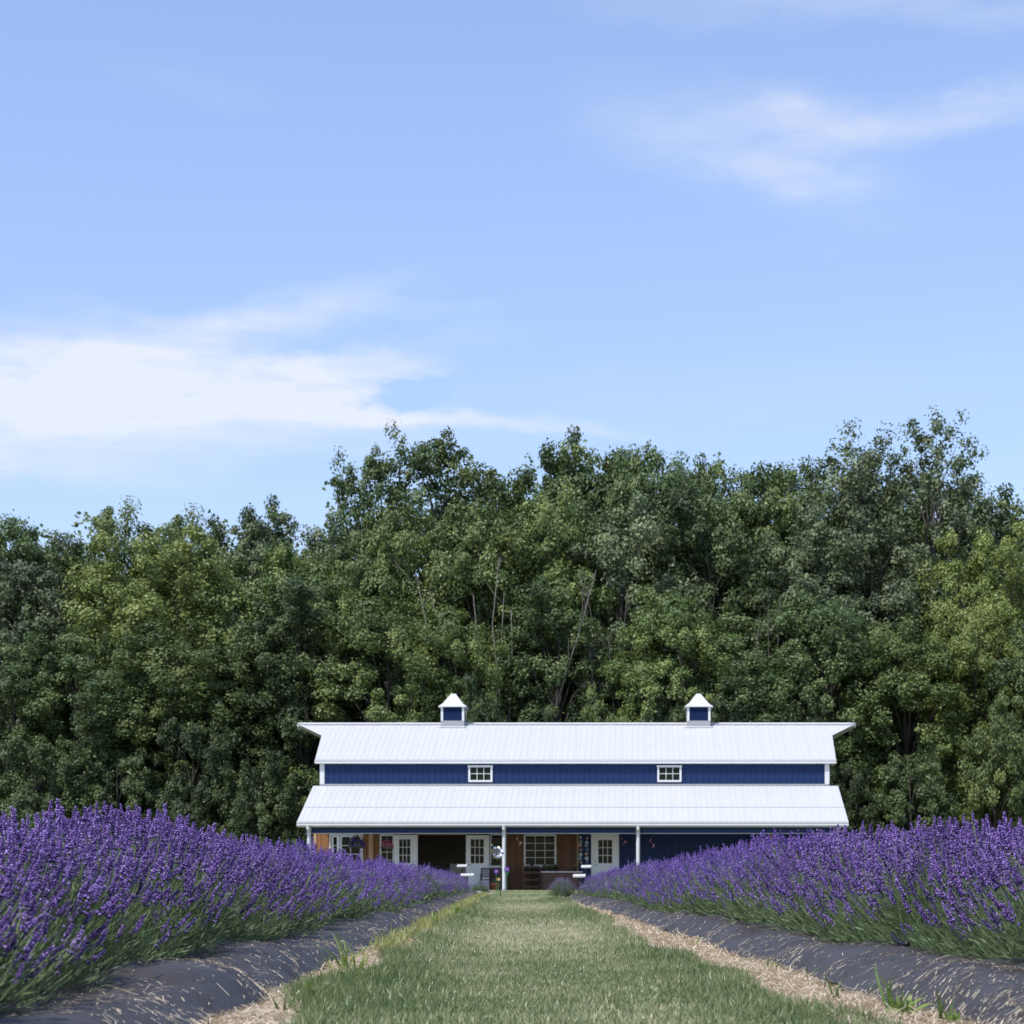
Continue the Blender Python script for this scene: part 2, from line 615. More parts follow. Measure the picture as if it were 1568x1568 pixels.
LIN, RIN = -0.69, 1.01
hump_l = hump(-1, LIN, 1.42, 11)
hump_r = hump(1, RIN, 1.42, 23)
V, F = strip_grid(LIN - 1.42, LIN, 2.5, ROW_END_L + 0.8, 44, 900, hump_l, 2.2)
o = np_obj('weed_barrier', V, F, fabric, smooth=True)
tag(o, 'black woven weed barrier mounded under the left lavender row', 'weed barrier', 'weed barriers under the lavender')
V, F = strip_grid(RIN, RIN + 1.42, 2.5, ROW_END_R + 0.8, 44, 900, hump_r, 2.2)
o = np_obj('weed_barrier', V, F, fabric, smooth=True)
tag(o, 'black woven weed barrier mounded under the right lavender row', 'weed barrier', 'weed barriers under the lavender')

sn = snoise(31, 0.006, (4, 9, 14, 20))
V, F = strip_grid(-0.82, -0.47, 2.5, ROW_END_L + 0.3, 8, 260, lambda O, D: 0.010 + np.abs(sn(O, D)) * (1 - ((O + 0.645) / 0.175) ** 2))
tag(np_obj('straw_bed', V, F, soil, smooth=True), kind='structure')
V, F = strip_grid(0.74, 1.15, 2.5, ROW_END_R + 0.3, 8, 260, lambda O, D: 0.010 + np.abs(sn(O, D)) * (1 - ((O - 0.945) / 0.205) ** 2))
tag(np_obj('straw_bed', V, F, soil, smooth=True), kind='structure')

# loose straw: thin folded slivers on the barriers and along both strips
STRAW_V = np.array([[0, -.5, 0], [.5, -.5, 0.35], [.5, .5, .35], [0, .5, 0], [-.5, .5, .3], [-.5, -.5, .3]], float)
STRAW_F = np.array([[0, 1, 2, 3], [0, 3, 4, 5]])


def straw(n, o0, o1, d1, zf, lift, seed, lmin, lmax, spread, clump=False):
    r = np.random.default_rng(seed)
    D = 4.2 + (d1 - 4.2) * r.random(n) ** 2.6
    if clump:
        keep = np.sin(D * 2.1 + seed) + np.sin(D * 5.3 + 1.3 * seed) + r.normal(size=n) * 0.9 > -0.3
        D = D[keep]
        n = len(D)
    O = o0 + (o1 - o0) * r.random(n)
    P = O[:, None] * RR + D[:, None] * RD
    P[:, 2] = zf(O, D) + lift + r.random(n) * (0.014 if zf is flat else 0.004)
    a = r.normal(size=n) * spread * 1.6 + 0.9 * np.sign(o0)
    e = 0.02
    slope = (zf(O + e * np.sin(a), D + e * np.cos(a)) - zf(O, D)) / e if zf is not flat else r.normal(size=n) * 0.28
    d = np.sin(a)[:, None] * RR + np.cos(a)[:, None] * RD
    d[:, 2] = slope
    Ln = r.uniform(lmin, lmax, n) * r.random(n) ** 1.6 * 0.9 * (1 + D / 25) + 0.006
    wd = r.uniform(0.0007, 0.0015, n) * (1 + D / 10) * (1.5 if zf is flat else 1.0)
    y = d / np.linalg.norm(d, axis=1, keepdims=True)
    x = np.cross(y, np.array([0, 0, 1.0]))
    x /= np.linalg.norm(x, axis=1, keepdims=True)
    z = np.cross(x, y)
    m = np.stack([x * wd[:, None], y * Ln[:, None], z * wd[:, None]], axis=2)
    return scatter(STRAW_V, STRAW_F, m, P, np.full(6, 0.5), r.normal(size=n) * 0.28)


def flat(O, D):
    return np.full_like(O, 0.012)


def join(parts):
    Vs, Fs, Ts, n = [], [], [], 0
    for v, f, t in parts:
        Vs.append(v)
        Fs.append(f + n)
        Ts.append(t)
        n += len(v)
    return np.concatenate(Vs), np.concatenate(Fs), np.concatenate(Ts)


V, F, T = join([
    straw(8500, LIN - 0.36, LIN - 0.01, ROW_END_L, hump_l, 0.003, 1, 0.012, 0.055, 0.5, True),
    straw(12000, -0.80, -0.54, ROW_END_L, flat, 0.003, 2, 0.03, 0.10, 1.3),
    straw(11000, RIN + 0.36, RIN + 0.01, ROW_END_R, hump_r, 0.003, 3, 0.012, 0.055, 0.5, True),
    straw(22000, 1.12, 0.76, ROW_END_R, flat, 0.003, 4, 0.03, 0.10, 1.3),
])
tag(np_obj('straw', V, F, straw_m, tint=T), kind='stuff')

# ------------------------------------------------------------------ lawn blades
BL_V = np.array([[-.5, 0, 0], [.5, 0, 0], [.42, 0.10, .5], [-.42, 0.10, .5], [0, 0.38, 1.0]], float)
BL_F = np.array([[0, 1, 2], [0, 2, 3], [3, 2, 4]])
BF_V = np.array([[-.5, 0, 0], [.5, 0, 0], [0, 0.3, 1.0]], float)
BF_F = np.array([[0, 1, 2]])
patchy = snoise(51, 0.5, (0.9, 1.9, 3.4, 6.0, 9.0))


def blades(n, o0, o1, d0, d1, h, w, seed, far=False, edges=True):
    r = np.random.default_rng(seed)
    O = o0 + (o1 - o0) * r.random(n)
    D = d0 + (d1 - d0) * r.random(n)
    if edges:
        lo = -0.56 + edge_noise_l(D * 0, D) * 1.7
        hi = 0.83 + edge_noise_r(D * 0, D) * 1.7
        keep = (O > lo) & (O < hi)
        O, D = O[keep], D[keep]
        n = len(O)
        c = np.clip(np.minimum(O + 0.58, 0.885 - O) / 0.45, 0, 1)
    else:
        c = np.full(n, 0.8)
    P = O[:, None] * RR + D[:, None] * RD
    P[:, 2] = 0.0
    a = r.random(n) * 6.283
    lean = r.normal(size=(n, 2)) * 0.5
    z = np.stack([lean[:, 0], lean[:, 1], np.ones(n)], axis=1)
    H = h * (2.2 - 1.25 * c) * r.uniform(0.6, 1.25, n)
    m = frames(z, a, w * r.uniform(0.7, 1.3, n), H, H)
    if far:
        tv, tf, tt = BF_V, BF_F, np.array([-.1, -.1, .12])
    else:
        tv, tf, tt = BL_V, BL_F, np.array([-.12, -.12, 0, 0, .16])
    pt = np.clip(patchy(O * 1.2, D * 0.8), -1, 1)
    off = 0.13 + 0.45 * c + 0.28 * pt + r.normal(size=n) * 0.22
    return scatter(tv, tf, m, P, tt, off)


V, F, T = join([
    blades(100000, -0.75, 1.05, 4.3, 9.0, 0.026, 0.0038, 1),
    blades(60000, -0.75, 1.05, 9.0, 16.0, 0.028, 0.0052, 2),
    blades(52000, -0.75, 1.05, 16.0, 30.0, 0.034, 0.009, 3),
    blades(34000, -0.75, 1.05, 30.0, 44.0, 0.045, 0.015, 4, True),
    blades(70000, -5.0, 5.5, 42.0, 76.0, 0.06, 0.03, 5, True, False),
])
tag(np_obj('grass', V, F, grass_m, tint=T), kind='stuff')
# longer unmown grass along the left strip, brightest toward the barn
rf = np.random.default_rng(61)
n = 8500
D = 7.5 + 40 * rf.random(n) ** 1.25
keep = np.sin(D * 1.3) + np.sin(D * 3.1 + 1) + rf.normal(size=n) * 0.8 + np.clip((D - 12) / 8, -1, 1.2) > 0.2
D = D[keep]
n = len(D)
O = -0.64 + rf.normal(size=n) * 0.045
P = O[:, None] * RR + D[:, None] * RD
z = np.stack([rf.normal(size=n) * 0.4, rf.normal(size=n) * 0.4, np.ones(n)], axis=1)
H = rf.uniform(0.03, 0.09, n) * (1 + D / 60)
V, F, T = scatter(BL_V, BL_F, frames(z, rf.random(n) * 6.28, 0.0035 * (1 + D / 11), H, H), P, np.array([-.2, -.2, 0, 0, .2]), 0.72 + rf.normal(size=n) * 0.2 + 0.1)
tag(np_obj('edge_grass', V, F, fringe_m, tint=T), kind='stuff')

# ------------------------------------------------------------------ lavender


def floret_templates():
    # near: small three sided bipyramid; mid: folded diamond
    a = [(math.cos(k * 2.094), math.sin(k * 2.094)) for k in range(3)]
    nv = [(0, 0, 0)] + [(0.5 * x, 0.5 * y, 0.62) for x, y in a] + [(0, 0, 1.0)]
    nf = [(0, 2, 1), (0, 3, 2), (0, 1, 3), (4, 1, 2), (4, 2, 3), (4, 3, 1)]
    nt = [-.28, 0, 0, 0, .3]
    mv = [(0, 0, 0), (0.5, 0.1, 0.6), (0, -0.12, 1.0), (-0.5, 0.1, 0.6)]
    mf = [(0, 1, 2), (0, 2, 3)]
    mt = [-.25, 0, .3, 0]
    return (np.array(nv), np.array(nf), np.array(nt)), (np.array(mv), np.array(mf), np.array(mt))


NEAR_FL, MID_FL = floret_templates()


def spike_template(lod, seed):
    """a flower head along +z, about 1 long, returned as V, F(tri), tint"""
    r = np.random.default_rng(seed)
    whorls = {0: 8, 1: 6, 2: 4}[lod]
    per = {0: 6, 1: 5, 2: 3}[lod]
    P, Z, L, W = [], [], [], []
    for w in range(whorls):
        t = w / (whorls - 1)
        zc = 0.02 + 0.84 * t + (0.0 if w else -0.14)
        for k in range(per):
            a = 2 * math.pi * (k + 0.5 * (w % 2)) / per + r.normal() * 0.2
            tilt = 0.95 - 0.5 * t + r.normal() * 0.12
            P.append((0.035 * math.cos(a), 0.035 * math.sin(a), zc))
            Z.append((math.cos(a) * math.sin(tilt), math.sin(a) * math.sin(tilt), math.cos(tilt)))
            s = (0.24 - 0.09 * t) * r.uniform(0.8, 1.25)
            L.append(s)
            W.append(s * (0.62 if lod == 0 else 0.85 if lod == 1 else 1.2))
    P, Z, L, W = map(np.array, (P, Z, L, W))
    tv, tf, tt = NEAR_FL if lod == 0 else MID_FL
    m = frames(Z, r.random(len(P)) * 6.28, W, W, L)
    return scatter(tv, tf, m, P, tt, 0.46 + r.normal(size=len(P)) * 0.28)


SPIKES = {l: [spike_template(l, 100 + l * 10 + k) for k in range(4)] for l in (0, 1, 2)}


def stems_mesh(B, E, Dr, lod, r, w):
    """curved thin stems from B to E ending along Dr, three sided"""
    n = len(B)
    ctrl = E - Dr * (np.linalg.norm(E - B, axis=1, keepdims=True) * 0.55)
    ts = {0: (0, .35, .7, 1), 1: (0, .55, 1), 2: (0, 1)}[lod]
    rings = []
    for t in ts:
        p = B * (1 - t) ** 2 + 2 * ctrl * t * (1 - t) + E * t ** 2
        ring = []
        for k in range(3):
            a = k * 2.094
            ring.append(p + np.stack([np.full(n, math.cos(a) * w), np.full(n, math.sin(a) * w), np.zeros(n)], axis=1))
        rings.append(np.stack(ring, axis=1))
    V = np.stack(rings, axis=1).reshape(n, -1, 3)
    k = V.shape[1]
    F = []
    for i in range(len(ts) - 1):
        for j in range(3):
            j2 = (j + 1) % 3
            F.append((i * 3 + j, i * 3 + j2, (i + 1) * 3 + j2, (i + 1) * 3 + j))
    F = np.array(F)
    FF = (F[None] + (np.arange(n) * k)[:, None, None]).reshape(-1, 4)
    T = np.repeat(0.5 + r.normal(size=n) * 0.22, k)
    return V.reshape(-1, 3), FF, T


def make_bush(lod, seed, singles=0, faded=False, young=False):
    r = np.random.default_rng(seed)
    root = empty('lavender_bush', (0, 0, 0))
    n = {0: 720, 1: 520, 2: 340}[lod]
    u = r.random(n)
    th = np.arccos(1 - u * (1 - math.cos(R(83))))
    ph = r.random(n) * 6.283
    Rx, Ry, H = 0.455, 0.40, 0.455
    if young:
        Rx, Ry, H = 0.30, 0.30, 0.40
    k = r.uniform(0.74, 1.02, n) + (r.random(n) < 0.05) * 0.06
    d = np.stack([np.sin(th) * np.cos(ph), np.sin(th) * np.sin(ph), np.cos(th)], axis=1)
    E = d * np.array([Rx, Ry, H - 0.05]) * k[:, None] + np.array([0, 0, 0.04])
    E[:, 2] = np.maximum(E[:, 2], 0.05)
    B = np.stack([d[:, 0] * 0.09, d[:, 1] * 0.11, np.full(n, 0.01)], axis=1) + r.normal(size=(n, 3)) * np.array([.02, .03, 0])
    dr = d * 0.62 + np.array([0, 0, 0.62]) + r.normal(size=(n, 3)) * 0.20
    dr /= np.linalg.norm(dr, axis=1, keepdims=True)
    V, F, T = stems_mesh(B, E, dr, lod, r, {0: 0.0014, 1: 0.0018, 2: 0.003}[lod])
    np_obj('stems', V, F, stem_m, root, T)
    root.children[0]['kind'] = 'stuff'
    # heads: everywhere high, thinner low down
    keep = r.random(n) < np.clip(1.12 - th / R(84), 0.09, 0.86)
    order = np.argsort(-E[:, 2])
    single = np.zeros(n, bool)
    if singles:
        single[order[:singles * 3:3]] = True
        single &= keep
    hl = r.uniform(0.036, 0.068, n)
    fat = {0: 1.0, 1: 1.1, 2: 1.35}[lod]
    sets = []
    for s in range(4):
        sel = keep & ~single & (np.arange(n) % 4 == s)
        tv, tf, tt = SPIKES[lod][s]
        ln = hl[sel]
        m = frames(dr[sel], r.random(sel.sum()) * 6.28, ln * 0.68 * fat, ln * 0.68 * fat, ln)
        sets.append(scatter(tv, tf, m, E[sel], tt, r.normal(size=sel.sum()) * 0.13 - 0.05))
    V, F, T = join(sets)
    fm = grey_flower_m if faded else flower_m
    o = np_obj('flower_mass', V, F, fm, root, T)
    o['kind'] = 'stuff'
    for i in np.where(single)[0]:
        so = bpy.data.objects.new('flower_spike', SPIKE_MESH[i % 4])
        mm = frames(dr[i:i + 1], np.array([r.random() * 6.28]))[0]
        so.matrix_local = Matrix.Translation(Vector(E[i])) @ Matrix(mm.tolist()).to_4x4() @ Matrix.Diagonal((hl[i] * 0.64, hl[i] * 0.64, hl[i], 1))
        link(so, root)
    # grey green leaves in a low mound
    nl = {0: 3400, 1: 1700, 2: 700}[lod]
    u = r.random(nl)
    th = np.arccos(1 - u * (1 - math.cos(R(92))))
    ph = r.random(nl) * 6.283
    kk = r.uniform(0.55, 1.0, nl)
    d = np.stack([np.sin(th) * np.cos(ph), np.sin(th) * np.sin(ph), np.cos(th)], axis=1)
    P = d * np.array([Rx * 0.88, Ry * 0.92, 0.24]) * kk[:, None] + np.array([0, 0, 0.025])
    P[:, 2] = np.maximum(P[:, 2], 0.012)
    z = d * 0.8 + np.array([0, 0, 0.5]) + r.normal(size=(nl, 3)) * 0.35
    ll = r.uniform(0.03, 0.06, nl)
    wl = {0: 0.0042, 1: 0.006, 2: 0.011}[lod]
    m = frames(z, r.random(nl) * 6.28, wl * r.uniform(.7, 1.3, nl), wl, ll)
    lv = np.array([[0, 0, 0], [.5, .1, .5], [0, .0, 1], [-.5, .1, .5]])
    lf = np.array([[0, 1, 2, 3]])
    V, F, T = scatter(lv, lf, m, P, np.array([-.15, 0, .12, 0]), 0.5 + r.normal(size=nl) * 0.25)
    # opaque dark core, added to stop light passing through the sparse leaves
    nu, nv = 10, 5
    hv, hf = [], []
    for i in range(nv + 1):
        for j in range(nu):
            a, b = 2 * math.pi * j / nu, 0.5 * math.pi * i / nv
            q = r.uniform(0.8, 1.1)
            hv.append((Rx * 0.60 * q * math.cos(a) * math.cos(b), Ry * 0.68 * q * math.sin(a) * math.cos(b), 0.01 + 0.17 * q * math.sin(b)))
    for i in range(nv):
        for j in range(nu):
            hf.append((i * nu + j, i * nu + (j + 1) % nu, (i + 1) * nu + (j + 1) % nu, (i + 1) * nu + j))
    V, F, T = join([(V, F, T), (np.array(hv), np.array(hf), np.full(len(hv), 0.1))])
    o = np_obj('foliage', V, F, leaf_lav, root, T)
    o['kind'] = 'stuff'
    return root


SPIKE_MESH = []
for k in range(4):
    tv, tf, tt = SPIKES[0][k]
    SPIKE_MESH.append(np_mesh('flower_spike', tv, tf, flower_m, tt))

protos = {0: [make_bush(0, 200 + k, singles=20) for k in range(3)],
          1: [make_bush(1, 210 + k) for k in range(4)],
          2: [make_bush(2, 220 + k) for k in range(3)]}
used = set()


def place_bush(side, off, dist, sc, label, group, r):
    lod = 0 if dist < 11 else 1 if dist < 22 else 2
    pr = protos[lod][int(r.integers(len(protos[lod])))]
    if pr.name in used:
        b = copy_tree(pr)
    else:
        used.add(pr.name)
        b = pr
    zf = hump_l if side < 0 else hump_r
    z = float(zf(np.array([off]), np.array([dist]))[0])
    b.location = rc(off, dist, z - 0.012)
    b.rotation_euler = (0, 0, r.random() * 0.5 - 0.25 + math.pi * int(r.integers(2)) + R(3.43))
    b.scale = (sc * r.uniform(0.95, 1.06), sc * r.uniform(0.96, 1.08), sc * r.uniform(0.93, 1.07))
    tag(b, label, 'lavender', group)
    return b


ORD = ['first', 'second', 'third', 'fourth', 'fifth', 'sixth', 'seventh', 'eighth', 'ninth', 'tenth', 'eleventh', 'twelfth', 'thirteenth', 'fourteenth']
r_ = np.random.default_rng(77)
for side, off, d1, gname in ((-1, -1.37, ROW_END_L, 'left'), (1, 1.72, ROW_END_R, 'right')):
    dist = 3.75 if side < 0 else 5.0
    i = 0
    spots = []
    while dist < d1:
        spots.append(dist)
        dist += 0.60 * r_.uniform(0.92, 1.08)
    for i, dist in enumerate(spots):
        grp = f'lavender bushes of the {gname} row'
        if i == len(spots) - 1:
            lab = f'small purple lavender bush at the barn end of the {gname} row'
        elif dist <= 11:
            lab = f'{ORD[i]} tall purple lavender bush of the {gname} row counting from the camera'
        elif dist > 22:
            lab = f'purple lavender bush in the far half of the {gname} row toward the barn'
        elif dist > 11:
            lab = f'purple lavender bush in the middle stretch of the {gname} row'
        # plants are a little larger in the middle of the right row
        sc = 1.0
        if side > 0:
            sc = 1.0 + 0.14 * math.exp(-((dist - 15) / 7) ** 2)
        if side < 0:
            sc = 1.0 + 0.03 * math.sin(dist)
        if dist > 30:
            sc *= 1 - 0.12 * (dist - 30) / (d1 - 30)
        place_bush(side, off + float(r_.normal()) * 0.03, dist, sc * r_.uniform(0.95, 1.05), lab, grp, r_)

# pale plants just opening beyond the row ends
for (px, base, Y, sc, lab, faded) in (
        (862, 1379, 41.5, 1.12, 'pale grey-lilac lavender bush beside the barn end of the right row', True),
        (735, 1377, 53.0, 1.0, 'small pale green lavender bush beside the barn end of the left row', True)):
    b = make_bush(2, 300 + int(px), faded=faded, young=True)
    b.location = ((px - 970) * Y / 3100, Y, 0.0)
    b.scale = (sc, sc, sc)
    tag(b, lab, 'lavender', 'pale lavender bushes at the row ends')

# ------------------------------------------------------------------ barn
BX0, BX1 = -12.46, 7.96
WY = 78.75                        # wall plane
barn = empty('barn', (-2.25, WY, 0))
tag(barn, 'blue metal barn with white roofs, two cupolas and a long front porch', 'barn')


def corrugated(width, length, rib_h, rib_w, pitch, rot, end=0.0):
    """a ribbed sheet lying in x (0..width) and along -v (up the slope); returns MB, rot in x axis"""
    prof = [(0, 0)]
    x = pitch / 2
    while x < width - rib_w:
        prof += [(x - rib_w / 2, 0), (x - rib_w / 4, rib_h), (x + rib_w / 4, rib_h), (x + rib_w / 2, 0)]
        x += pitch
    prof += [(width, 0)]
    mb = MB()
    c, s = math.cos(rot), math.sin(rot)
    th = 0.012
    n = len(prof)
    for l in (0, length):
        for (px, ph) in prof:
            mb.v.append((px, l * c - ph * s, l * s + ph * c))
        for (px, ph) in prof:
            mb.v.append((px, l * c + th * s, l * s - th * c))
    a, b, c2, d = 0, n, 2 * n, 3 * n
    for i in range(n - 1):
        mb.f.append((a + i, a + i + 1, c2 + i + 1, c2 + i))
        mb.f.append((b + i, a + i, a + i + 1, b + i + 1)[::-1])
        mb.f.append((c2 + i, d + i, d + i + 1, c2 + i + 1)[::-1])
    mb.f.append((a, c2, d, b))
    mb.f.append((a + n - 1, b + n - 1, d + n - 1, c2 + n - 1))
    return mb


def roof_slab(name, pts, thick):
    """pts: polygon on the top plane, world; slab hangs below"""
    mb = MB()
    mb.prism([(p[0], p[1], p[2] - 0.02) for p in pts][::-1], (0, 0, -thick))
    return mb.build(name, white_metal, barn)


def lay_panels(parent, x0, x1, ye, ze, yt, zt, me_w, name='roof_panel'):
    n = round((x1 - x0) / me_w)
    w = (x1 - x0) / n
    L = math.hypot(yt - ye, zt - ze)
    rot = math.atan2(zt - ze, yt - ye)
    me = corrugated(w - 0.004, L, 0.0105, 0.05, w / 4, rot).mesh(name, white_metal)
    off = wloc(parent)
    for i in range(n):
        o = bpy.data.objects.new(name, me)
        link(o, parent)
        o.location = Vector((x0 + i * w + 0.002, ye, ze)) - off


# porch roof: eave at Y=75, up to the wall
PE = (75.0, 2.60)
PT = (WY - 0.01, 4.08)
pr = roof_slab('porch_roof', [(BX0, *PE), (BX1, *PE), (BX1, *PT), (BX0, *PT)], 0.10)
k = 0.40
mid = (PE[0] + (PT[0] - PE[0]) * k, PE[1] + (PT[1] - PE[1]) * k)
lay_panels(pr, BX0, BX1, PE[0], PE[1], mid[0], mid[1], 0.928)
lay_panels(pr, BX0, BX1, mid[0] - 0.06, mid[1] - 0.024 + 0.022, PT[0], PT[1] + 0.02, 0.928)
MB().box(BX0, BX1, PE[0] - 0.11, PE[0] - 0.002, 2.45, 2.58).box(BX0, BX1, PE[0] - 0.13, PE[0] - 0.11, 2.55, 2.58).build('gutter', white_trim, pr)
# soffit closing the eave
MB().box(BX0 + 0.02, BX1 - 0.02, PE[0], 75.55, 2.40, 2.43).build('soffit', white_trim, pr)
# porch roof underside side fascia
for xx in (BX0, BX1 - 0.03):
    mb = MB()
    mb.prism([(xx - 0.005, PE[0], PE[1] - 0.20), (xx - 0.005, PT[0], PT[1] - 0.20), (xx - 0.005, PT[0], PT[1] - 0.005), (xx - 0.005, PE[0], PE[1] - 0.005)], (0.04, 0, 0))
    mb.build('rake_trim', white_trim, pr)

# upper wall with ribbed siding
UX0, UX1 = -12.02, 7.44
uw = MB()
uw.box(-12.20, 7.62, WY + 0.03, WY + 0.18, 4.055, 5.16)
upper = uw.build('upper_wall', blue_steel, barn)
npan = 21
pw = (UX1 - UX0) / npan
me = corrugated(pw - 0.004, 0.92, 0.022, 0.06, pw / 4, math.pi / 2).mesh('siding_panel', blue_steel)
# rib faces -y: rotate about z is not needed since rot = 90 deg puts ribs toward -y
off = wloc(upper)
for i in range(npan):
    o = bpy.data.objects.new('siding_panel', me)
    link(o, upper)
    o.location = Vector((UX0 + i * pw + 0.002, WY + 0.015, 4.10)) - off
MB().box(-12.20, UX0, WY - 0.03, WY + 0.03, 4.13, 5.0).build('corner_trim', white_trim, barn)
MB().box(UX1, 7.62, WY - 0.03, WY + 0.03, 4.13, 5.0).build('corner_trim', white_trim, barn)
MB().box(-12.20, 7.62, WY - 0.045, WY - 0.012, 4.105, 4.175).build('flashing', grey_flash, barn)

# main roof
ME = (WY - 0.10, 5.12)
MR = (82.95, 6.86)
EX0, EX1 = -12.37, 7.87
kk = 0.66
KY, KZ = ME[0] + (MR[0] - ME[0]) * kk, ME[1] + (MR[1] - ME[1]) * kk
KX0, KX1 = -12.55, 8.0
TX0, TX1 = -13.78, 9.12
mb = MB()
top_ = [(EX0, *ME), (EX1, *ME), (KX1, KY, KZ), (TX1, *MR), (TX0, *MR), (KX0, KY, KZ)]
ins_ = 0.22
bot_ = [(EX0 + .02, ME[0] + .02, ME[1]), (EX1 - .02, ME[0] + .02, ME[1]), (KX1 - ins_, KY + 0.1, KZ + 0.04), (TX1 - ins_ * 1.7, *MR), (TX0 + ins_ * 1.7, *MR), (KX0 + ins_, KY + 0.1, KZ + 0.04)]
mb.v = [(p[0], p[1], p[2] - 0.02) for p in top_] + [(p[0], p[1], p[2] - 0.17) for p in bot_]
mb.f = [tuple(range(6)), tuple(range(11, 5, -1))] + [((i + 1) % 6, i, 6 + i, 6 + (i + 1) % 6) for i in range(6)]
mr_ = mb.build('main_roof', white_metal, barn)
lay_panels(mr_, EX0, EX1, ME[0], ME[1], MR[0], MR[1], 0.92)
# prow corner sheets beyond the ribbed panels, and back slope
BKE = (MR[0] + (MR[0] - ME[0]), ME[1])
mb = MB()
mb.prism([(EX0, BKE[0], BKE[1] - .02), (KX0, MR[0] + MR[0] - KY, KZ - .02), (TX0, MR[0], MR[1] - .02), (TX1, MR[0], MR[1] - .02), (KX1, MR[0] + MR[0] - KY, KZ - .02), (EX1, BKE[0], BKE[1] - .02)], (0, 0, -0.12))
mb.build('back_slope', white_metal, mr_)
for (a, b, c_, s) in ((EX0, KX0, TX0, 1), (EX1, KX1, TX1, -1)):
    pts = [(a, ME[0], ME[1]), (b, KY, KZ), (c_, MR[0], MR[1]), (a, MR[0], MR[1])]
    if s < 0:
        pts = pts[::-1]
    mb = MB()
    mb.prism([(p[0], p[1], p[2]) for p in pts], (0, 0, -0.015))
    mb.build('prow_sheet', white_metal, mr_)
MB().prism([(TX0 + 0.3, MR[0] - 0.24, MR[1] - 0.085 + 0.035), (TX0 + .02, MR[0], MR[1] + 0.035), (TX1 - .02, MR[0], MR[1] + 0.035), (TX1 - 0.3, MR[0] - 0.24, MR[1] - 0.085 + 0.035)], (0, 0, -0.012)).build('ridge_cap', white_metal, mr_)
MB().box(EX0, EX1, ME[0] - 0.10, ME[0] - 0.002, 4.965, 5.10).box(EX0, EX1, ME[0] - 0.12, ME[0] - 0.10, 5.07, 5.10).build('gutter', white_trim, mr_)
# gable ends, back wall
for xx, dx in ((-12.20, 0.14), (7.62, -0.14)):
    MB().prism([(xx, WY + 0.19, 0), (xx, BKE[0] - 0.4, 0), (xx, BKE[0] - 0.4, 5.05), (xx, MR[0], 6.70), (xx, WY + 0.19, 5.05)], (dx, 0, 0)).build('gable_wall', blue_steel, barn)
MB().box(-12.2, 7.62, BKE[0] - 0.39, BKE[0] - 0.2, 0, 5.05).build('back_wall', blue_steel, barn)


def cupola(px, finial):
    cx = (px - 970) / (3100 / 82.5)
    cy = MR[0]
    h = 0.475
    z0 = MR[1] - 0.20
    cu = MB().box(cx - h, cx + h, cy - h, cy + h, z0, MR[1] + 0.075).build('cupola', grey_flash, barn)
    MB().prism([(cx - h - 0.11, cy - h - 0.11, z0 - 0.01 + 0.0), (cx + h + 0.11, cy - h - 0.11, z0 - 0.01), (cx + h + 0.11, cy - h - 0.005, z0 + 0.03), (cx - h - 0.11, cy - h - 0.005, z0 + 0.03)], (0, 0, 0.014)).build('flashing', white_metal, cu)
    zb, zt = MR[1] + 0.075, MR[1] + 0.63
    MB().box(cx - h + 0.07, cx + h - 0.07, cy - h + 0.07, cy + h - 0.07, zb, zt).build('louver_box', blue_steel, cu)
    lv = MB()
    nsl = 9
    for i in range(nsl):
        za = zb + 0.03 + i * (zt - zb - 0.04) / nsl
        for s in (-1, 1):
            ya = cy + s * (h - 0.065)
            yb = cy + s * (h - 0.015)
            lv.prism([(cx - h + 0.08, ya, za + 0.045), (cx - h + 0.08, yb, za), (cx - h + 0.08, yb, za + 0.012), (cx - h + 0.08, ya, za + 0.057)], (2 * h - 0.16, 0, 0))
            xa, xb = cx + s * (h - 0.065), cx + s * (h - 0.015)
            lv.prism([(xa, cy - h + 0.08, za + 0.045), (xb, cy - h + 0.08, za), (xb, cy - h + 0.08, za + 0.012), (xa, cy - h + 0.08, za + 0.057)], (0, 2 * h - 0.16, 0))
    lv.build('louver', blue_steel, cu)
    for sx in (-1, 1):
        for sy in (-1, 1):
            MB().box(min(cx + sx * h, cx + sx * (h - 0.09)), max(cx + sx * h, cx + sx * (h - 0.09)), min(cy + sy * h, cy + sy * (h - 0.09)), max(cy + sy * h, cy + sy * (h - 0.09)), zb, zt).build('corner_post', white_trim, cu)
    rf = MB()
    rings = [(h + 0.10, zt), (h + 0.10, zt + 0.025), (h * 0.83, zt + 0.17), (h * 0.53, zt + 0.36), (0.10, zt + 0.565), (0.07, zt + 0.58)]
    for w, z in rings:
        rf.v += [(cx - w, cy - w, z), (cx + w, cy - w, z), (cx + w, cy + w, z), (cx - w, cy + w, z)]
    for i in range(len(rings) - 1):
        for j in range(4):
            j2 = (j + 1) % 4
            rf.f.append((i * 4 + j, i * 4 + j2, i * 4 + 4 + j2, i * 4 + 4 + j))
    rf.f.append((3, 2, 1, 0))
    e = len(rings) * 4 - 4
    rf.f.append((e, e + 1, e + 2, e + 3))
    rf.build('cupola_roof', white_metal, cu)
    if finial:
        MB().tube([(cx, cy, zt + 0.61), (cx, cy, zt + 0.72)], [0.02, 0.008], 6).build('finial', black_metal, cu)


cupola(693, False)
cupola(1070, True)


def grid_window(px0, px1, py0, py1, nx, ny, name='window', trim=0.085, y=WY, each=True, head=0.0, sill=False, casing=white_trim, parent=None, mull=0.022):
    s = 3100 / y
    x0, x1 = (px0 - 970) / s, (px1 - 970) / s
    z1, z0 = HC + (1351 - py0) / s, HC + (1351 - py1) / s
    return grid_window_w(x0, x1, z0, z1, nx, ny, name, trim, y, each, head, sill, casing, parent, mull)


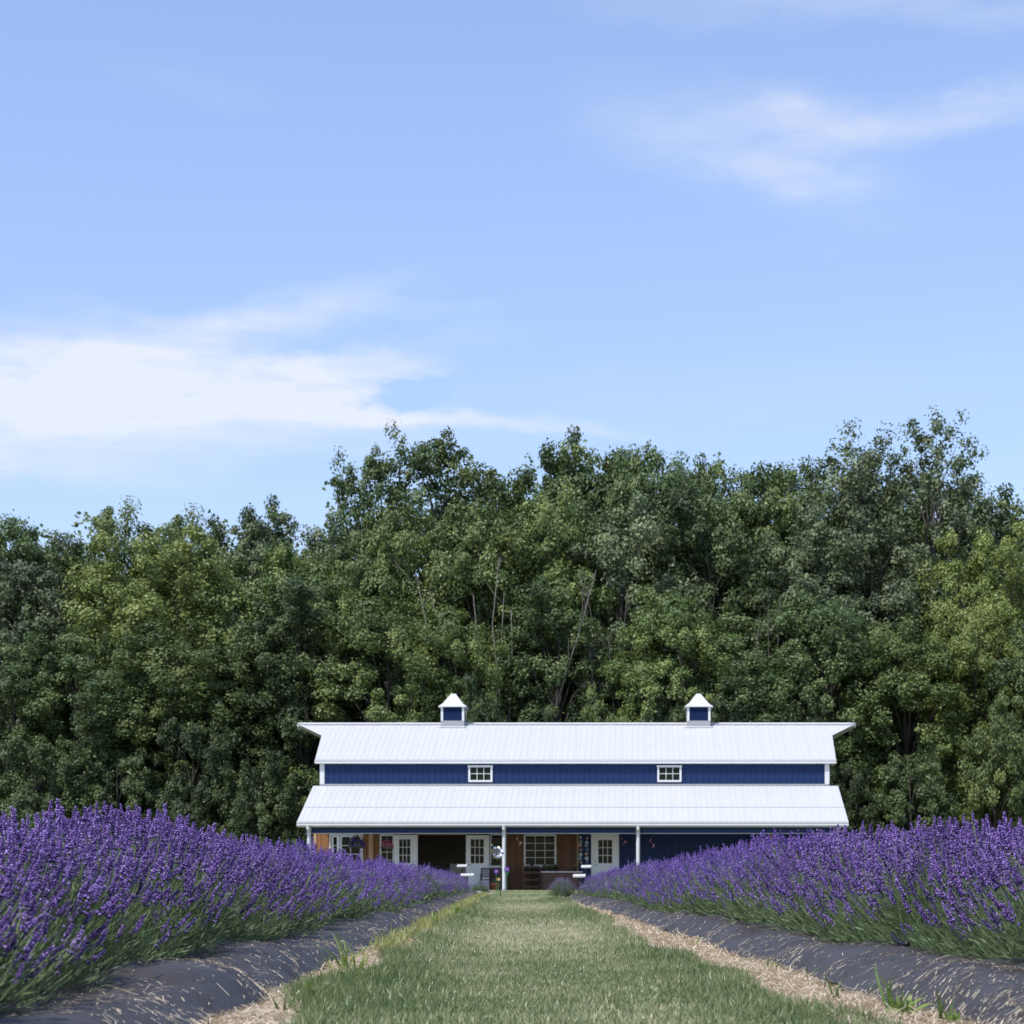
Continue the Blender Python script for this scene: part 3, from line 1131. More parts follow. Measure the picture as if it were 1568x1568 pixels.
def grid_window_w(x0, x1, z0, z1, nx, ny, name, trim, y, each, head, sill, casing, parent, mull):
    fr = MB()
    yf, yb = y - 0.05, y
    fr.box(x0, x0 + trim, yf, yb, z0 + trim, z1 - trim).box(x1 - trim, x1, yf, yb, z0 + trim, z1 - trim)
    fr.box(x0 - head, x1 + head, yf - (0.02 if head else 0), yb, z1 - trim, z1).box(x0, x1, yf, yb, z0, z0 + trim)
    w = fr.build(name, casing, parent or barn)
    gx0, gx1, gz0, gz1 = x0 + trim, x1 - trim, z0 + trim, z1 - trim
    mu = MB()
    for i in range(1, nx):
        xc = gx0 + (gx1 - gx0) * i / nx
        mu.box(xc - mull / 2, xc + mull / 2, yf + 0.014, yf + 0.032, gz0, gz1)
    for j in range(1, ny):
        zc = gz0 + (gz1 - gz0) * j / ny
        mu.box(gx0, gx1, yf + 0.017, yf + 0.035, zc - mull / 2, zc + mull / 2)
    mu.build('muntin', casing, w)
    if each:
        for i in range(nx):
            for j in range(ny):
                a, b = gx0 + (gx1 - gx0) * i / nx, gx0 + (gx1 - gx0) * (i + 1) / nx
                c, d = gz0 + (gz1 - gz0) * j / ny, gz0 + (gz1 - gz0) * (j + 1) / ny
                MB().box(a, b, yf + 0.03 + 0.001 * ((i + j) % 2), yb - 0.004, c, d).build('pane', glass, w)
    else:
        MB().box(gx0, gx1, yf + 0.038, yb - 0.004, gz0, gz1).build('pane', glass, w)
    if sill:
        MB().box(x0 - 0.04, x1 + 0.04, yf - 0.06, yf - 0.002, z0 - 0.05, z0 + 0.01).build('sill', casing, w)
    return w


SY = WY - 0.012     # in front of the siding ribs
for a in (717.2, 1006.5):
    grid_window(a, a + 37.0, 1172, 1197.5, 3, 2, trim=0.075, y=SY, head=0.02)

# lower wall: solid core with the double-door opening
OX0, OX1, OZ = -8.38, -6.52, 2.20
core = MB()
core.box(-12.42, OX0, WY + 0.03, WY + 0.18, 0.03, 4.05).box(OX1, 7.62, WY + 0.03, WY + 0.18, 0.03, 4.05).box(OX0, OX1, WY + 0.03, WY + 0.18, OZ, 4.05)
lower = core.build('lower_wall', blue_steel, barn)
# interior shell behind the opening
MB().box(-11.0, -3.0, BKE[0] - 3.0, BKE[0] - 2.9, 0, 3.0).box(-11.0, -3.0, WY + 0.2, BKE[0] - 3.0, 2.9, 3.0).box(-11.1, -11.0, WY + 0.2, BKE[0] - 2.9, 0, 3.0).box(-3.0, -2.9, WY + 0.2, BKE[0] - 2.9, 0, 3.0).build('interior_lining', interior, barn)
MB().box(-12.4, 7.9, 74.95, BKE[0] - 0.5, -0.1, 0.035).build('porch_floor', concrete, barn)


def px2x(px, y=WY):
    return (px - 970) * y / 3100


# cedar boards, board by board, across the left half
edges_px = [480, 491.5, 503.5, 515, 527, 539, 551, 561, 571.5, 580, 592, 603, 614, 626, 640]
edges_px2 = [713, 724, 736, 748, 760, 771.5, 781, 789.5, 801, 813, 825, 837, 849, 861.5, 873, 885]
off = wloc(lower)
for seq in (edges_px, edges_px2):
    for i, (a, b) in enumerate(zip(seq[:-1], seq[1:])):
        xa, xb = px2x(a), px2x(b)
        d = 0.0 if i % 2 else 0.012
        MB().box(xa + 0.006, xb - 0.006, WY - 0.008 - d, WY + 0.03, 0.04, 2.62).build('board', orange_cedar if seq is edges_px else cedar, lower)
# header board over the opening
MB().box(OX0 + 0.005, OX1 - 0.005, WY - 0.010, WY + 0.03, OZ + 0.045, 2.62).build('board', cedar, lower)
MB().box(OX0, OX1, WY - 0.03, WY + 0.03, OZ, OZ + 0.042).build('header_trim', pine, lower)
# blue ribbed panels across the right half
bx0, bx1 = px2x(885), 7.62
npan = 9
pw = (bx1 - bx0) / npan
me = corrugated(pw - 0.004, 2.58, 0.02, 0.06, pw / 4, math.pi / 2).mesh('siding_panel', blue_steel)
for i in range(npan):
    o = bpy.data.objects.new('siding_panel', me)
    link(o, lower)
    o.location = Vector((bx0 + i * pw + 0.002, WY + 0.015, 0.04)) - off
MB().box(px2x(883.5), px2x(885) + 0.01, WY - 0.03, WY + 0.014, 0.04, 2.6).build('corner_trim', pine, lower)

# porch structure
beam_y = 75.30
MB().box(BX0 + 0.25, BX1 - 0.25, beam_y + 0.02, beam_y + 0.16, 2.185, 2.44).build('porch_beam', blue_steel, barn)
MB().box(BX0 + 0.25, BX1 - 0.25, beam_y + 0.0, beam_y + 0.18, 2.155, 2.183).build('beam_trim', grey_flash, barn)
for px in (473.5, 772, 977, 1283.5):
    x = px2x(px, beam_y - 0.02)
    po = MB().box(x - 0.068, x + 0.068, beam_y - 0.08, beam_y - 0.004, 0.04, 2.44).box(x - 0.09, x + 0.09, beam_y - 0.1, beam_y + 0.02, 0.0, 0.038).build('porch_post', white_trim, barn)
    # downspout: outlet from the gutter, elbow back to the post
    MB().tube([(x, PE[0] - 0.06, 2.46), (x, PE[0] - 0.06, 2.34), (x, beam_y - 0.14, 2.22), (x, beam_y - 0.13, 2.05), (x, beam_y - 0.13, 0.12)], 0.055, 8).build('downspout', white_trim, po, smooth=False)
# pale posts on the wall
x = px2x(568.5)
MB().box(x - 0.085, x + 0.085, WY - 0.13, WY - 0.022, 0.04, 2.6).build('wall_post', pine, barn)
xo = px2x(1181.5, 76.0)
MB().box(xo - 0.08, xo + 0.08, 75.95, 76.1, 0.04, 2.42).build('wall_post', orange_cedar, barn)
xo = -12.40
MB().box(xo - 0.03, xo + 0.08, WY - 0.06, WY - 0.022, 0.04, 2.6).build('wall_post', pine, barn)

# windows and doors of the porch wall
BY = WY - 0.022
fd = grid_window(504.5, 556, 1276.5, 1362, 1, 1, name='french_door', trim=0.07, y=BY, each=False)
for (a, b) in ((508.5, 520.5), (521.5, 553)):
    x0, x1 = px2x(a, BY), px2x(b, BY)
    mb = MB()
    yy = BY - 0.065
    z0, z1 = 0.15, 2.16
    tw = 0.11
    mb.box(x0, x0 + 0.06, yy, yy + 0.02, z0, z1).box(x1 - tw if a < 515 else x1 - 0.03, x1, yy, yy + 0.02, z0, z1)
    mb.box(x0 + 0.06, x1 - (tw if a < 515 else 0.03), yy, yy + 0.02, z1 - 0.05, z1).box(x0 + 0.06, x1 - (tw if a < 515 else 0.03), yy, yy + 0.02, z0, z0 + 0.3)
    ncol = 1 if a < 515 else 2
    for j in range(1, 5):
        zc = z0 + 0.3 + (z1 - z0 - 0.35) * j / 5
        mb.box(x0 + 0.06, x1 - 0.03, yy + 0.004, yy + 0.018, zc - 0.012, zc + 0.012)
    if ncol == 2:
        xc = (x0 + x1) / 2
        mb.box(xc - 0.012, xc + 0.012, yy + 0.002, yy + 0.017, z0 + 0.3, z1 - 0.05)
    mb.build('door_leaf', white_door, fd)
MB().ball((px2x(521, BY), BY - 0.11, 1.62), 0.035).tube([(px2x(521, BY), BY - 0.08, 1.6), (px2x(521, BY), BY - 0.12, 1.45)], 0.02, 6).build('handle', black_metal, fd)
grid_window(581.5, 604, 1277.5, 1332, 2, 4, y=BY, trim=0.07, each=False)
grid_window(750.5, 770.5, 1277.5, 1327, 1, 1, y=BY, trim=0.045, sill=True, each=False)
grid_window(802, 852, 1277.5, 1327, 3, 4, y=BY, trim=0.075, sill=True)


def door(px0, px1, py0, wx0, wx1, wy0, wy1, yfront, nx, ny, hinge, name='door', casing=False):
    s = 3100 / yfront
    x0, x1 = (px0 - 970) / s, (px1 - 970) / s
    z1 = HC + (1351 - py0) / s
    a, b = (wx0 - 970) / s, (wx1 - 970) / s
    d, c = HC + (1351 - wy0) / s, HC + (1351 - wy1) / s
    z0 = 0.05
    mb = MB()
    yb = yfront + 0.045
    mb.box(x0, a, yfront, yb, z0, z1).box(b, x1, yfront, yb, z0, z1).box(a, b, yfront, yb, d, z1).box(a, b, yfront, yb, z0, c)
    # raised panels below the light
    w2 = (b - a) / 2
    for i in range(2):
        mb.box(a + i * w2 + 0.03, a + (i + 1) * w2 - 0.03, yfront - 0.012, yfront - 0.001, z0 + 0.2, c - 0.12)
    o = mb.build(name, white_door, barn)
    gw = grid_window_w(a - 0.03, b + 0.03, c - 0.03, d + 0.03, nx, ny, 'door_light', 0.035, yfront + 0.03, False, 0, False, white_door, o, 0.022)
    hx = x1 - 0.07 if hinge == 'l' else x0 + 0.07
    MB().tube([(hx, yfront - 0.001, 1.02), (hx, yfront - 0.06, 1.02), (hx + (0.1 if hinge == 'r' else -0.1), yfront - 0.06, 1.02)], 0.014, 6).ball((hx, yfront - 0.02, 1.17), 0.028).build('handle', chrome, o)
    if casing:
        cz = MB()
        cz.box(x0 - 0.07, x0 - 0.003, yfront - 0.01, yb + 0.01, z0, z1 + 0.07).box(x1 + 0.003, x1 + 0.07, yfront - 0.01, yb + 0.01, z0, z1 + 0.07).box(x0 - 0.003, x1 + 0.003, yfront - 0.01, yb + 0.01, z1 + 0.003, z1 + 0.07)
        cz.build('door_casing', white_door, o)
    return o


door(603.5, 639.5, 1278.5, 611, 628.5, 1285, 1322, WY - 0.135, 3, 3, 'l')
door(713.5, 749, 1279, 720.5, 741, 1285, 1322, WY - 0.135, 3, 3, 'r')
door(908, 945, 1279.5, 916, 937.5, 1286, 1322, WY - 0.075, 3, 3, 'r', casing=True)

# furniture seen in the dark doorway
t = empty('display_counter', (-6.95, 80.4, 0.035))
tag(t, 'grey display counter standing inside the dark doorway beside the open door', 'counter')
MB().box(-7.25, -6.6, 80.0, 80.8, 0.04, 1.05).build('cabinet', interior2, t)
MB().box(-7.30, -6.55, 79.95, 80.85, 1.052, 1.09).build('counter_top', interior, t)
t = empty('display_table', (-7.9, 80.9, 0.035))
tag(t, 'dark low table standing deep inside the open doorway', 'table')
MB().box(-8.5, -7.4, 80.5, 81.2, 0.72, 0.78).build('table_top', interior, t)
for sx in (-8.4, -7.5):
    for sy in (80.6, 81.1):
        MB().box(sx - 0.03, sx + 0.03, sy - 0.03, sy + 0.03, 0.04, 0.718).build('leg', interior, t)

# ------------------------------------------------------------------ porch things


def leaf_cloud(name, parent, c, rad, n, size, m, seed, flat_=1.0, droop=0.0):
    r = np.random.default_rng(seed)
    d = r.normal(size=(n, 3))
    d /= np.linalg.norm(d, axis=1, keepdims=True)
    P = d * (r.random((n, 1)) ** 0.45) * np.array([rad, rad, rad * flat_])
    P[:, 2] -= droop * (P[:, 0] ** 2 + P[:, 1] ** 2) / rad
    z = d + r.normal(size=(n, 3)) * 0.6
    lv = np.array([[-.5, -.5, 0], [.5, -.5, .1], [.5, .5, 0], [-.5, .5, .1]])
    m_ = frames(z, r.random(n) * 6.28, size * r.uniform(.6, 1.3, n), size * r.uniform(.6, 1.3, n), size)
    pos = P + np.array(c) - np.array(wloc(parent))
    V, F, T = scatter(lv, np.array([[0, 1, 2, 3]]), m_, pos, np.zeros(4), 0.5 + r.normal(size=n) * 0.25)
    o = np_obj(name, V, F, m, parent, T)
    o['kind'] = 'stuff'
    return o


purple_petal = mat('purple_petal', (0.09, 0.03, 0.20), attr='tint', ramp=[(0, (0.05, 0.015, 0.12)), (1, (0.16, 0.06, 0.32))], rough=0.6, trans=0.2)
pink_petal = mat('pink_petal', (0.5, 0.06, 0.14), attr='tint', ramp=[(0, (0.30, 0.03, 0.08)), (1, (0.62, 0.12, 0.22))], rough=0.6, trans=0.2)
pot_m = mat('dark_basket_pot', (0.03, 0.022, 0.018), rough=0.8, var=0.2)
green_leaf = mat('pot_plant_leaf', (0.06, 0.1, 0.03), attr='tint', ramp=[(0, (0.025, 0.045, 0.015)), (1, (0.09, 0.14, 0.045))], rough=0.5, trans=0.2)


def hanging_basket(px, py, petal, label, seed, w=0.30):
    x, y, z = at(px, py, 75.75)
    t = empty('hanging_basket', (x, y, z - 0.15))
    tag(t, label, 'hanging basket', 'flower baskets hung from the porch beam')
    MB().lathe([(0.08, z - 0.20), (0.15, z - 0.12), (0.18, z), (0.165, z), (0.13, z - 0.08)], (x, y, 0), 14).build('pot', pot_m, t, True)
    hg = MB()
    for k in range(3):
        a = k * 2.094 + 0.4
        hg.tube([(x + 0.17 * math.cos(a), y + 0.17 * math.sin(a), z), (x, y, 2.1)], 0.005, 4)
    hg.tube([(x, y, 2.1), (x, y, 2.16)], 0.006, 4)
    hg.build('hanger', black_metal, t)
    leaf_cloud('foliage', t, (x, y, z + 0.03), w, 420, 0.06, green_leaf, seed, 0.6, 0.5)
    leaf_cloud('flowers', t, (x, y, z + 0.06), w * 1.05, 300, 0.055, petal, seed + 1, 0.62, 0.5)


hanging_basket(547, 1290, purple_petal, 'hanging basket of dark purple flowers in front of the french door', 41, 0.34)
hanging_basket(593, 1294, pink_petal, 'hanging basket of pink-red flowers left of the open white door', 43, 0.24)
hanging_basket(1152, 1293, pink_petal, 'red hanging basket half hidden behind the right lavender row', 45, 0.14)


def twister(px, py0, py1, tint_, label, seed):
    x, y, z1 = at(px, py0, 75.62)
    _, _, z0 = at(px, py1, 75.62)
    t = empty('wind_twister', (x, y, z0))
    tag(t, label, 'wind spinner', 'ribbon wind spinners hung from the porch beam')
    mb = MB()
    n = 22
    for i in range(n + 1):
        a = i / n * 6.5 + seed
        rr = 0.075 * math.sin(math.pi * (0.12 + 0.85 * i / n))
        zz = z1 - (z1 - z0) * i / n
        mb.v += [(x + rr * math.cos(a), y + rr * math.sin(a), zz), (x + (rr + 0.035) * math.cos(a + 0.4), y + (rr + 0.035) * math.sin(a + 0.4), zz - 0.02)]
    for i in range(n):
        mb.f.append((2 * i, 2 * i + 1, 2 * i + 3, 2 * i + 2))
    mb.build('ribbon', tint_, t)
    MB().tube([(x, y, z1 - 0.01), (x, y, 2.16)], 0.004, 4).build('cord', black_metal, t)


pinkish = mat('pink_ribbon', (0.55, 0.22, 0.26), rough=0.4)
twister(751.5, 1282, 1295, white_trim, 'white ribbon wind spinner hanging at the edge of the right open door', 0.3)
twister(794.5, 1281, 1295, white_trim, 'white ribbon wind spinner hanging between the middle post and the wide window', 1.7)
twister(954.5, 1281, 1294, pinkish, 'pink and white ribbon wind spinner just right of the closed white door', 2.2)
twister(998.5, 1282, 1298, pinkish, 'pink ribbon wind spinner hanging right of the third porch post', 0.9)

# strings of pale discs on the blue wall
disc_cols = [mat('pale_disc', (0.50, 0.52, 0.55), rough=0.5), mat('tan_disc', (0.42, 0.27, 0.2), rough=0.5), mat('blue_disc', (0.18, 0.26, 0.38), rough=0.5)]
for si, (px, ys, lab) in enumerate(((889, (1282.5, 1289, 1294, 1301.5, 1308.5, 1314.5, 1320.5), 'string of round pale discs hanging on the blue wall nearest the cedar boards'),
                                    (898.5, (1283.5, 1290, 1294.5, 1301, 1307.5, 1314.5, 1320), 'string of tan and pale discs hanging on the blue wall nearest the closed white door'))):
    x, y, zb = at(px, 1322, WY - 0.09)
    t = empty('disc_chime', (x, y, zb))
    tag(t, lab, 'wind chime', 'disc wind chimes on the blue wall')
    MB().tube([(x, y + 0.014, zb), (x, y + 0.014, 2.14)], 0.004, 4).build('cord', black_metal, t)
    for k, py in enumerate(ys):
        _, _, zc = at(px, py, y)
        rr = 0.055 + 0.012 * ((k * 7 + si * 3) % 3)
        dx = 0.02 * math.sin(k * 2.3 + si)
        mb = MB()
        mb.prism([(x + dx + rr * math.cos(a * 0.524), y, zc + rr * math.sin(a * 0.524)) for a in range(12)], (0, 0.01, 0))
        mb.build('disc', disc_cols[(k * 2 + si + (k > 2)) % 3], t)

# bench in front of the open door
bx0_, bx1_, by = px2x(736, 77.7), px2x(768, 77.7), 77.7
t = empty('bench', ((bx0_ + bx1_) / 2, by, 0.035))
tag(t, 'black metal bench with slatted back beside the open white door', 'bench')
MB().box(bx0_, bx1_, by - 0.22, by + 0.22, 0.43, 0.465).build('seat', black_metal, t)
for x in (bx0_, bx1_ - 0.045):
    MB().box(x, x + 0.045, by - 0.22, by - 0.17, 0.036, 0.64).build('leg', black_metal, t)
    MB().box(x, x + 0.045, by + 0.17, by + 0.22, 0.036, 0.90).build('leg', black_metal, t)
    MB().box(x, x + 0.045, by - 0.225, by + 0.168, 0.642, 0.68).build('armrest', black_metal, t)
bk = MB().box(bx0_ + 0.046, bx1_ - 0.046, by + 0.185, by + 0.215, 0.84, 0.90).box(bx0_ + 0.046, bx1_ - 0.046, by + 0.185, by + 0.215, 0.55, 0.585)
nn = 9
for i in range(nn):
    xx = bx0_ + 0.06 + (bx1_ - bx0_ - 0.15) * i / (nn - 1)
    bk.box(xx, xx + 0.025, by + 0.19, by + 0.21, 0.587, 0.838)
for zz in (0.66, 0.76):
    bk.box(bx0_ + 0.046, bx1_ - 0.046, by + 0.187, by + 0.189, zz, zz + 0.02)
bk.build('backrest', black_metal, t)

# brown cupboard under the narrow window, terracotta pot before it
x0, x1 = px2x(751, 78.4), px2x(770, 78.4)
t = empty('cupboard', ((x0 + x1) / 2, 78.45, 0.035))
tag(t, 'dark red-brown wooden cupboard under the narrow window behind the bench', 'cupboard')
MB().box(x0, x1, 78.25, 78.68, 0.036, 0.90).build('body', brown_wood, t)
for i in range(2):
    w = (x1 - x0) / 2
    MB().box(x0 + i * w + 0.015, x0 + (i + 1) * w - 0.015, 78.232, 78.248, 0.1, 0.86).build('door', brown_wood, t)
x, y, _ = at(758.5, 1356, 76.6)
t = empty('terracotta_pot', (x, y, 0.035))
tag(t, 'orange terracotta pot on the porch floor left of the middle post', 'flower pot')
MB().lathe([(0.10, 0.036), (0.16, 0.26), (0.18, 0.26), (0.18, 0.32), (0.15, 0.32), (0.12, 0.2)], (x, y, 0), 16).build('pot', terracotta, t, True)
leaf_cloud('foliage', t, (x, y, 0.38), 0.13, 120, 0.05, green_leaf, 5, 0.6)

# slatted wooden rack below the wide window
x0, x1 = px2x(801, 78.2), px2x(828, 78.2)
t = empty('plant_rack', ((x0 + x1) / 2, 78.2, 0.035))
tag(t, 'dark slatted wooden plant rack under the wide window', 'rack')
for xx in (x0, x1 - 0.05):
    for yy in (77.95, 78.4):
        MB().box(xx, xx + 0.05, yy, yy + 0.05, 0.036, 0.95).build('leg', brown_wood, t)
for zz in (0.15, 0.42, 0.70, 0.93):
    MB().box(x0 + 0.052, x1 - 0.052, 77.94, 78.46, zz, zz + 0.03).build('shelf', brown_wood, t)
    MB().box(x0 + 0.052, x1 - 0.052, 77.915, 77.938, zz - 0.02, zz + 0.06).build('rail', brown_wood, t)
for k, (dx, zz, lab) in enumerate(((0.16, 0.73, 'potted green plant on the upper shelf of the dark plant rack, left'), (0.45, 0.73, 'potted green plant on the upper shelf of the dark plant rack, right'),
                                   (0.30, 0.45, 'potted plant on the middle shelf of the dark plant rack'), (0.34, 0.96, 'leafy potted plant on top of the dark plant rack'))):
    p = empty('potted_plant', (x0 + dx, 78.15, zz))
    tag(p, lab, 'potted plant', 'potted plants on the porch')
    MB().lathe([(0.045, zz), (0.07, zz + 0.11), (0.06, zz + 0.11)], (x0 + dx, 78.15, 0), 10).build('pot', pot_m, p, True)
    leaf_cloud('foliage', p, (x0 + dx, 78.15, zz + 0.14), 0.10, 110, 0.045, green_leaf, 60 + k, 0.6)

# counter table with pale top
x0, x1 = px2x(828.5, 77.4), px2x(892, 77.4)
t = empty('counter_table', ((x0 + x1) / 2, 77.5, 0.035))
tag(t, 'long brown wooden table with thin pale top below the wide window', 'table')
MB().box(x0, x1, 77.1, 77.8, 0.725, 0.765).build('table_top', sign_white, t)
for i in range(5):
    w = (x1 - x0 - 0.2) / 5
    MB().box(x0 + 0.1 + i * w + 0.005, x0 + 0.1 + (i + 1) * w - 0.005, 77.2, 77.24 + 0.012 * (i % 2), 0.06, 0.722).build('plank', brown_wood, t)
for xx in (x0 + 0.03, x1 - 0.09):
    for yy in (77.15, 77.7):
        MB().box(xx, xx + 0.06, yy, yy + 0.06, 0.036, 0.723).build('leg', brown_wood, t)
for k, (px, col_, lab) in enumerate(((834, None, 'potted dark plant at the left end of the pale-topped table'), (843, None, 'second potted dark plant on the pale-topped table, below the window'),
                                     (850, None, 'potted dark plant on the pale-topped table by the window corner'), (880, pink_petal, 'small red potted flower near the right end of the pale-topped table'))):
    x = px2x(px, 77.5)
    p = empty('potted_plant', (x, 77.5, 0.765))
    tag(p, lab, 'potted plant', 'potted plants on the porch')
    MB().lathe([(0.05, 0.766), (0.075, 0.88), (0.065, 0.88)], (x, 77.5, 0), 10).build('pot', pot_m, p, True)
    leaf_cloud('foliage', p, (x, 77.5, 0.94), 0.12, 130, 0.045, green_leaf, 70 + k, 0.75)
    if col_:
        leaf_cloud('flowers', p, (x, 77.5, 0.98), 0.09, 60, 0.04, col_, 90 + k, 0.6)

# sloping sign boards at the row ends


def row_sign(px0, px1, py, Y, label):
    s = 3100 / Y
    x0, x1 = (px0 - 970) / s, (px1 - 970) / s
    z = HC + (1351 - py) / s
    t = empty('row_sign', ((x0 + x1) / 2, Y, 0))
    tag(t, label, 'sign', 'sloping row signs at the field end')
    d = 0.16
    MB().prism([(x0, Y - d / 2, z - 0.025), (x1, Y - d / 2, z - 0.021), (x1, Y + d / 2, z + 0.025), (x0, Y + d / 2, z + 0.021)], (0, 0.008, -0.028)).build('board', sign_white, t)
    xm = (x0 + x1) / 2
    MB().box(xm - 0.02, xm + 0.02, Y - 0.02, Y + 0.02, 0.0, z - 0.036).build('post', black_metal, t)


row_sign(700, 715, 1325, 56.0, 'small white sloping sign on a post, higher one at the left row end')
row_sign(705.5, 725.5, 1338.8, 52.0, 'white sloping sign on a post, lower one at the left row end')
row_sign(890, 905, 1326, 50.0, 'small white sloping sign on a post, higher one at the right row end')
row_sign(877.5, 896.5, 1340, 44.0, 'white sloping sign on a post, lower one at the right row end')

# silver wind spinner on a black pole
Y = 43.6
s = 3100 / Y
x = (766.5 - 970) / s
t = empty('garden_spinner', (x, Y, 0))
tag(t, 'silver petal wind spinner on a thin black pole before the middle porch post', 'wind spinner')
MB().tube([(x, Y, 0), (x, Y, 1.02)], 0.011, 8).build('pole', black_metal, t)
hub = (x - 0.07, Y - 0.03, HC + (1351 - 1306) / s)
MB().tube([(x, Y, hub[2] - 0.03), hub], 0.008, 6).ball(hub, 0.02).build('hub', chrome, t)
for k in range(9):
    a = 2 * math.pi * k / 9 + 0.2
    mb = MB()
    pts = []
    for i in range(6):
        u = i / 5
        rad = 0.03 + 0.12 * u
        aa = a + 0.5 * u
        w = 0.038 * math.sin(math.pi * (0.15 + 0.75 * u))
        cx_, cz_ = rad * math.cos(aa), rad * math.sin(aa)
        tx, tz = -math.sin(aa), math.cos(aa)
        dy = -0.05 * math.sin(u * 3)
        pts.append(((hub[0] + cx_ - tx * w, hub[1] + dy, hub[2] + cz_ - tz * w), (hub[0] + cx_ + tx * w, hub[1] + dy + 0.025, hub[2] + cz_ + tz * w)))
    for p, q in pts:
        mb.v += [p, q]
    for i in range(5):
        mb.f.append((2 * i, 2 * i + 1, 2 * i + 3, 2 * i + 2))
    mb.build('blade', chrome, t, True)

violet = mat('violet_enamel', (0.20, 0.07, 0.50), rough=0.35)
yellow = mat('yellow_enamel', (0.65, 0.48, 0.16), rough=0.35)
green_en = mat('green_enamel', (0.05, 0.22, 0.08), rough=0.4)


def flower_stake(px, py, Y, col_, label, rr, leaves=False):
    s = 3100 / Y
    x = (px - 970) / s
    z = HC + (1351 - py) / s
    t = empty('flower_stake', (x, Y, 0))
    tag(t, label, 'garden ornament', 'ornamental flower stakes by the middle post')
    MB().tube([(x, Y, 0), (x, Y, z)], 0.006, 6).build('stem', green_en, t)
    for k in range(6):
        a = k * 1.047
        mb = MB()
        c = (x + rr * 0.55 * math.cos(a), Y - 0.02, z + rr * 0.55 * math.sin(a))
        ca, sa = math.cos(a), math.sin(a)
        mb.prism([(c[0] + rr * 0.5 * math.cos(b) * ca - rr * 0.26 * math.sin(b) * sa, c[1] - 0.01 * math.cos(b), c[2] + rr * 0.5 * math.cos(b) * sa + rr * 0.26 * math.sin(b) * ca) for b in [i * 0.785 for i in range(8)]], (0, 0.006, 0))
        mb.build('petal', col_, t)
    MB().ball((x, Y - 0.03, z), rr * 0.25).build('centre', yellow, t)
    if leaves:
        for sgn in (-1, 1):
            zz = z - 0.13
            MB().prism([(x, Y, zz), (x + sgn * 0.05, Y - 0.01, zz + 0.06), (x + sgn * 0.06, Y, zz + 0.13), (x + sgn * 0.015, Y + 0.01, zz + 0.06)], (0, 0.006, 0)).build('leaf', green_en, t)


flower_stake(760, 1334, 44.4, violet, 'violet metal flower on a stake left of the silver spinner pole', 0.055)
flower_stake(776, 1330.5, 44.6, violet, 'violet metal flower with green leaves on a stake right of the middle porch post', 0.06, True)
flower_stake(763.5, 1346, 43.9, yellow, 'small yellow metal flower on a short stake beside the black pole', 0.04)

# stones at the row ends


def stone(px, Y, rx, ry, rz, label, seed):
    r = np.random.default_rng(seed)
    x = (px - 970) * Y / 3100
    n, mm = 12, 7
    V, F = [], []
    for i in range(mm):
        for j in range(n):
            a, b = 6.283 * j / n, math.pi * (i + 0.02) / (mm - 1 + 0.04) - math.pi / 2
            q = r.uniform(0.88, 1.1)
            V.append((rx * q * math.cos(a) * math.cos(b), ry * q * math.sin(a) * math.cos(b), rz * 0.7 + rz * q * math.sin(b)))
    for i in range(mm - 1):
        for j in range(n):
            F.append((i * n + j, i * n + (j + 1) % n, (i + 1) * n + (j + 1) % n, (i + 1) * n + j))
    o = np_obj('stone', V, F, stone_m, smooth=True)
    o.location = (x, Y, 0)
    tag(o, label, 'stone', 'stones at the row ends')


stone(746, 52.0, 0.16, 0.12, 0.05, 'flat grey stone at the barn end of the left row', 1)
stone(733, 50.5, 0.17, 0.14, 0.075, 'rounded grey stone by the end of the left weed barrier', 2)
stone(860, 44.5, 0.16, 0.12, 0.045, 'flat pale stone at the barn end of the right row', 3)
stone(872, 42.0, 0.2, 0.16, 0.06, 'grey stone by the end of the right weed barrier', 4)

# black drip hose poking out of the right row
d0 = 7.05
pts = []
for i in range(12):
    u = i / 11
    oo, dd = 1.37 + 0.06 * u - 0.05 * math.sin(3.1 * u), 6.95 + 0.36 * u
    zz = float(hump_r(np.array([oo]), np.array([dd]))[0]) + 0.010 + 0.028 * math.sin(math.pi * u) ** 2
    pts.append(rc(oo, dd, zz))
o = MB().tube(pts, 0.009, 8).build('drip_hose', black_metal, smooth=True)
tag(o, 'black drip hose lying at the foot of the right lavender row', 'hose')

# weeds in the straw strips
WD_V = np.array([[-.5, 0, 0], [.5, 0, 0], [.5, .04, .3], [-.5, .04, .3], [.42, .18, .62], [-.42, .18, .62], [.25, .42, .86], [-.25, .42, .86], [0, .72, .98]], float)
WD_F = np.array([[0, 1, 2], [0, 2, 3], [3, 2, 4], [3, 4, 5], [5, 4, 6], [5, 6, 7], [7, 6, 8]])


def weed(off_, dist, h, n, w, seed, label, broad=False, tone=0.5):
    r = np.random.default_rng(seed)
    t = empty('grass_weed' if not broad else 'leafy_weed', rc(off_, dist, 0.008))
    tag(t, label, 'weed', 'weeds in the straw strips')
    for i in range(n * 2 if broad else n):
        a = r.random() * 6.28
        ln = r.uniform(0.1, 0.5) if not broad else r.uniform(0.3, 1.2)
        zd = np.array([[math.cos(a) * ln, math.sin(a) * ln, 1.0]])
        H = h * r.uniform(0.55, 1.05)
        # the blade's bend (its local y) must fall outward
        m = frames(zd, np.array([r.random() * 6.28]), w * (1.25 if broad else 1.0) * r.uniform(.7, 1.2), H * r.uniform(0.4, 1.0), H)
        V, F, T = scatter(WD_V, WD_F, m, r.normal(size=(1, 3)) * np.array([.008, .008, 0]), np.linspace(-.2, .2, 9), np.array([tone + r.normal() * 0.2]))
        V[:, 2] = np.maximum(V[:, 2], 0)
        np_obj('leaf' if broad else 'blade', V, F, weed_m, t, T)


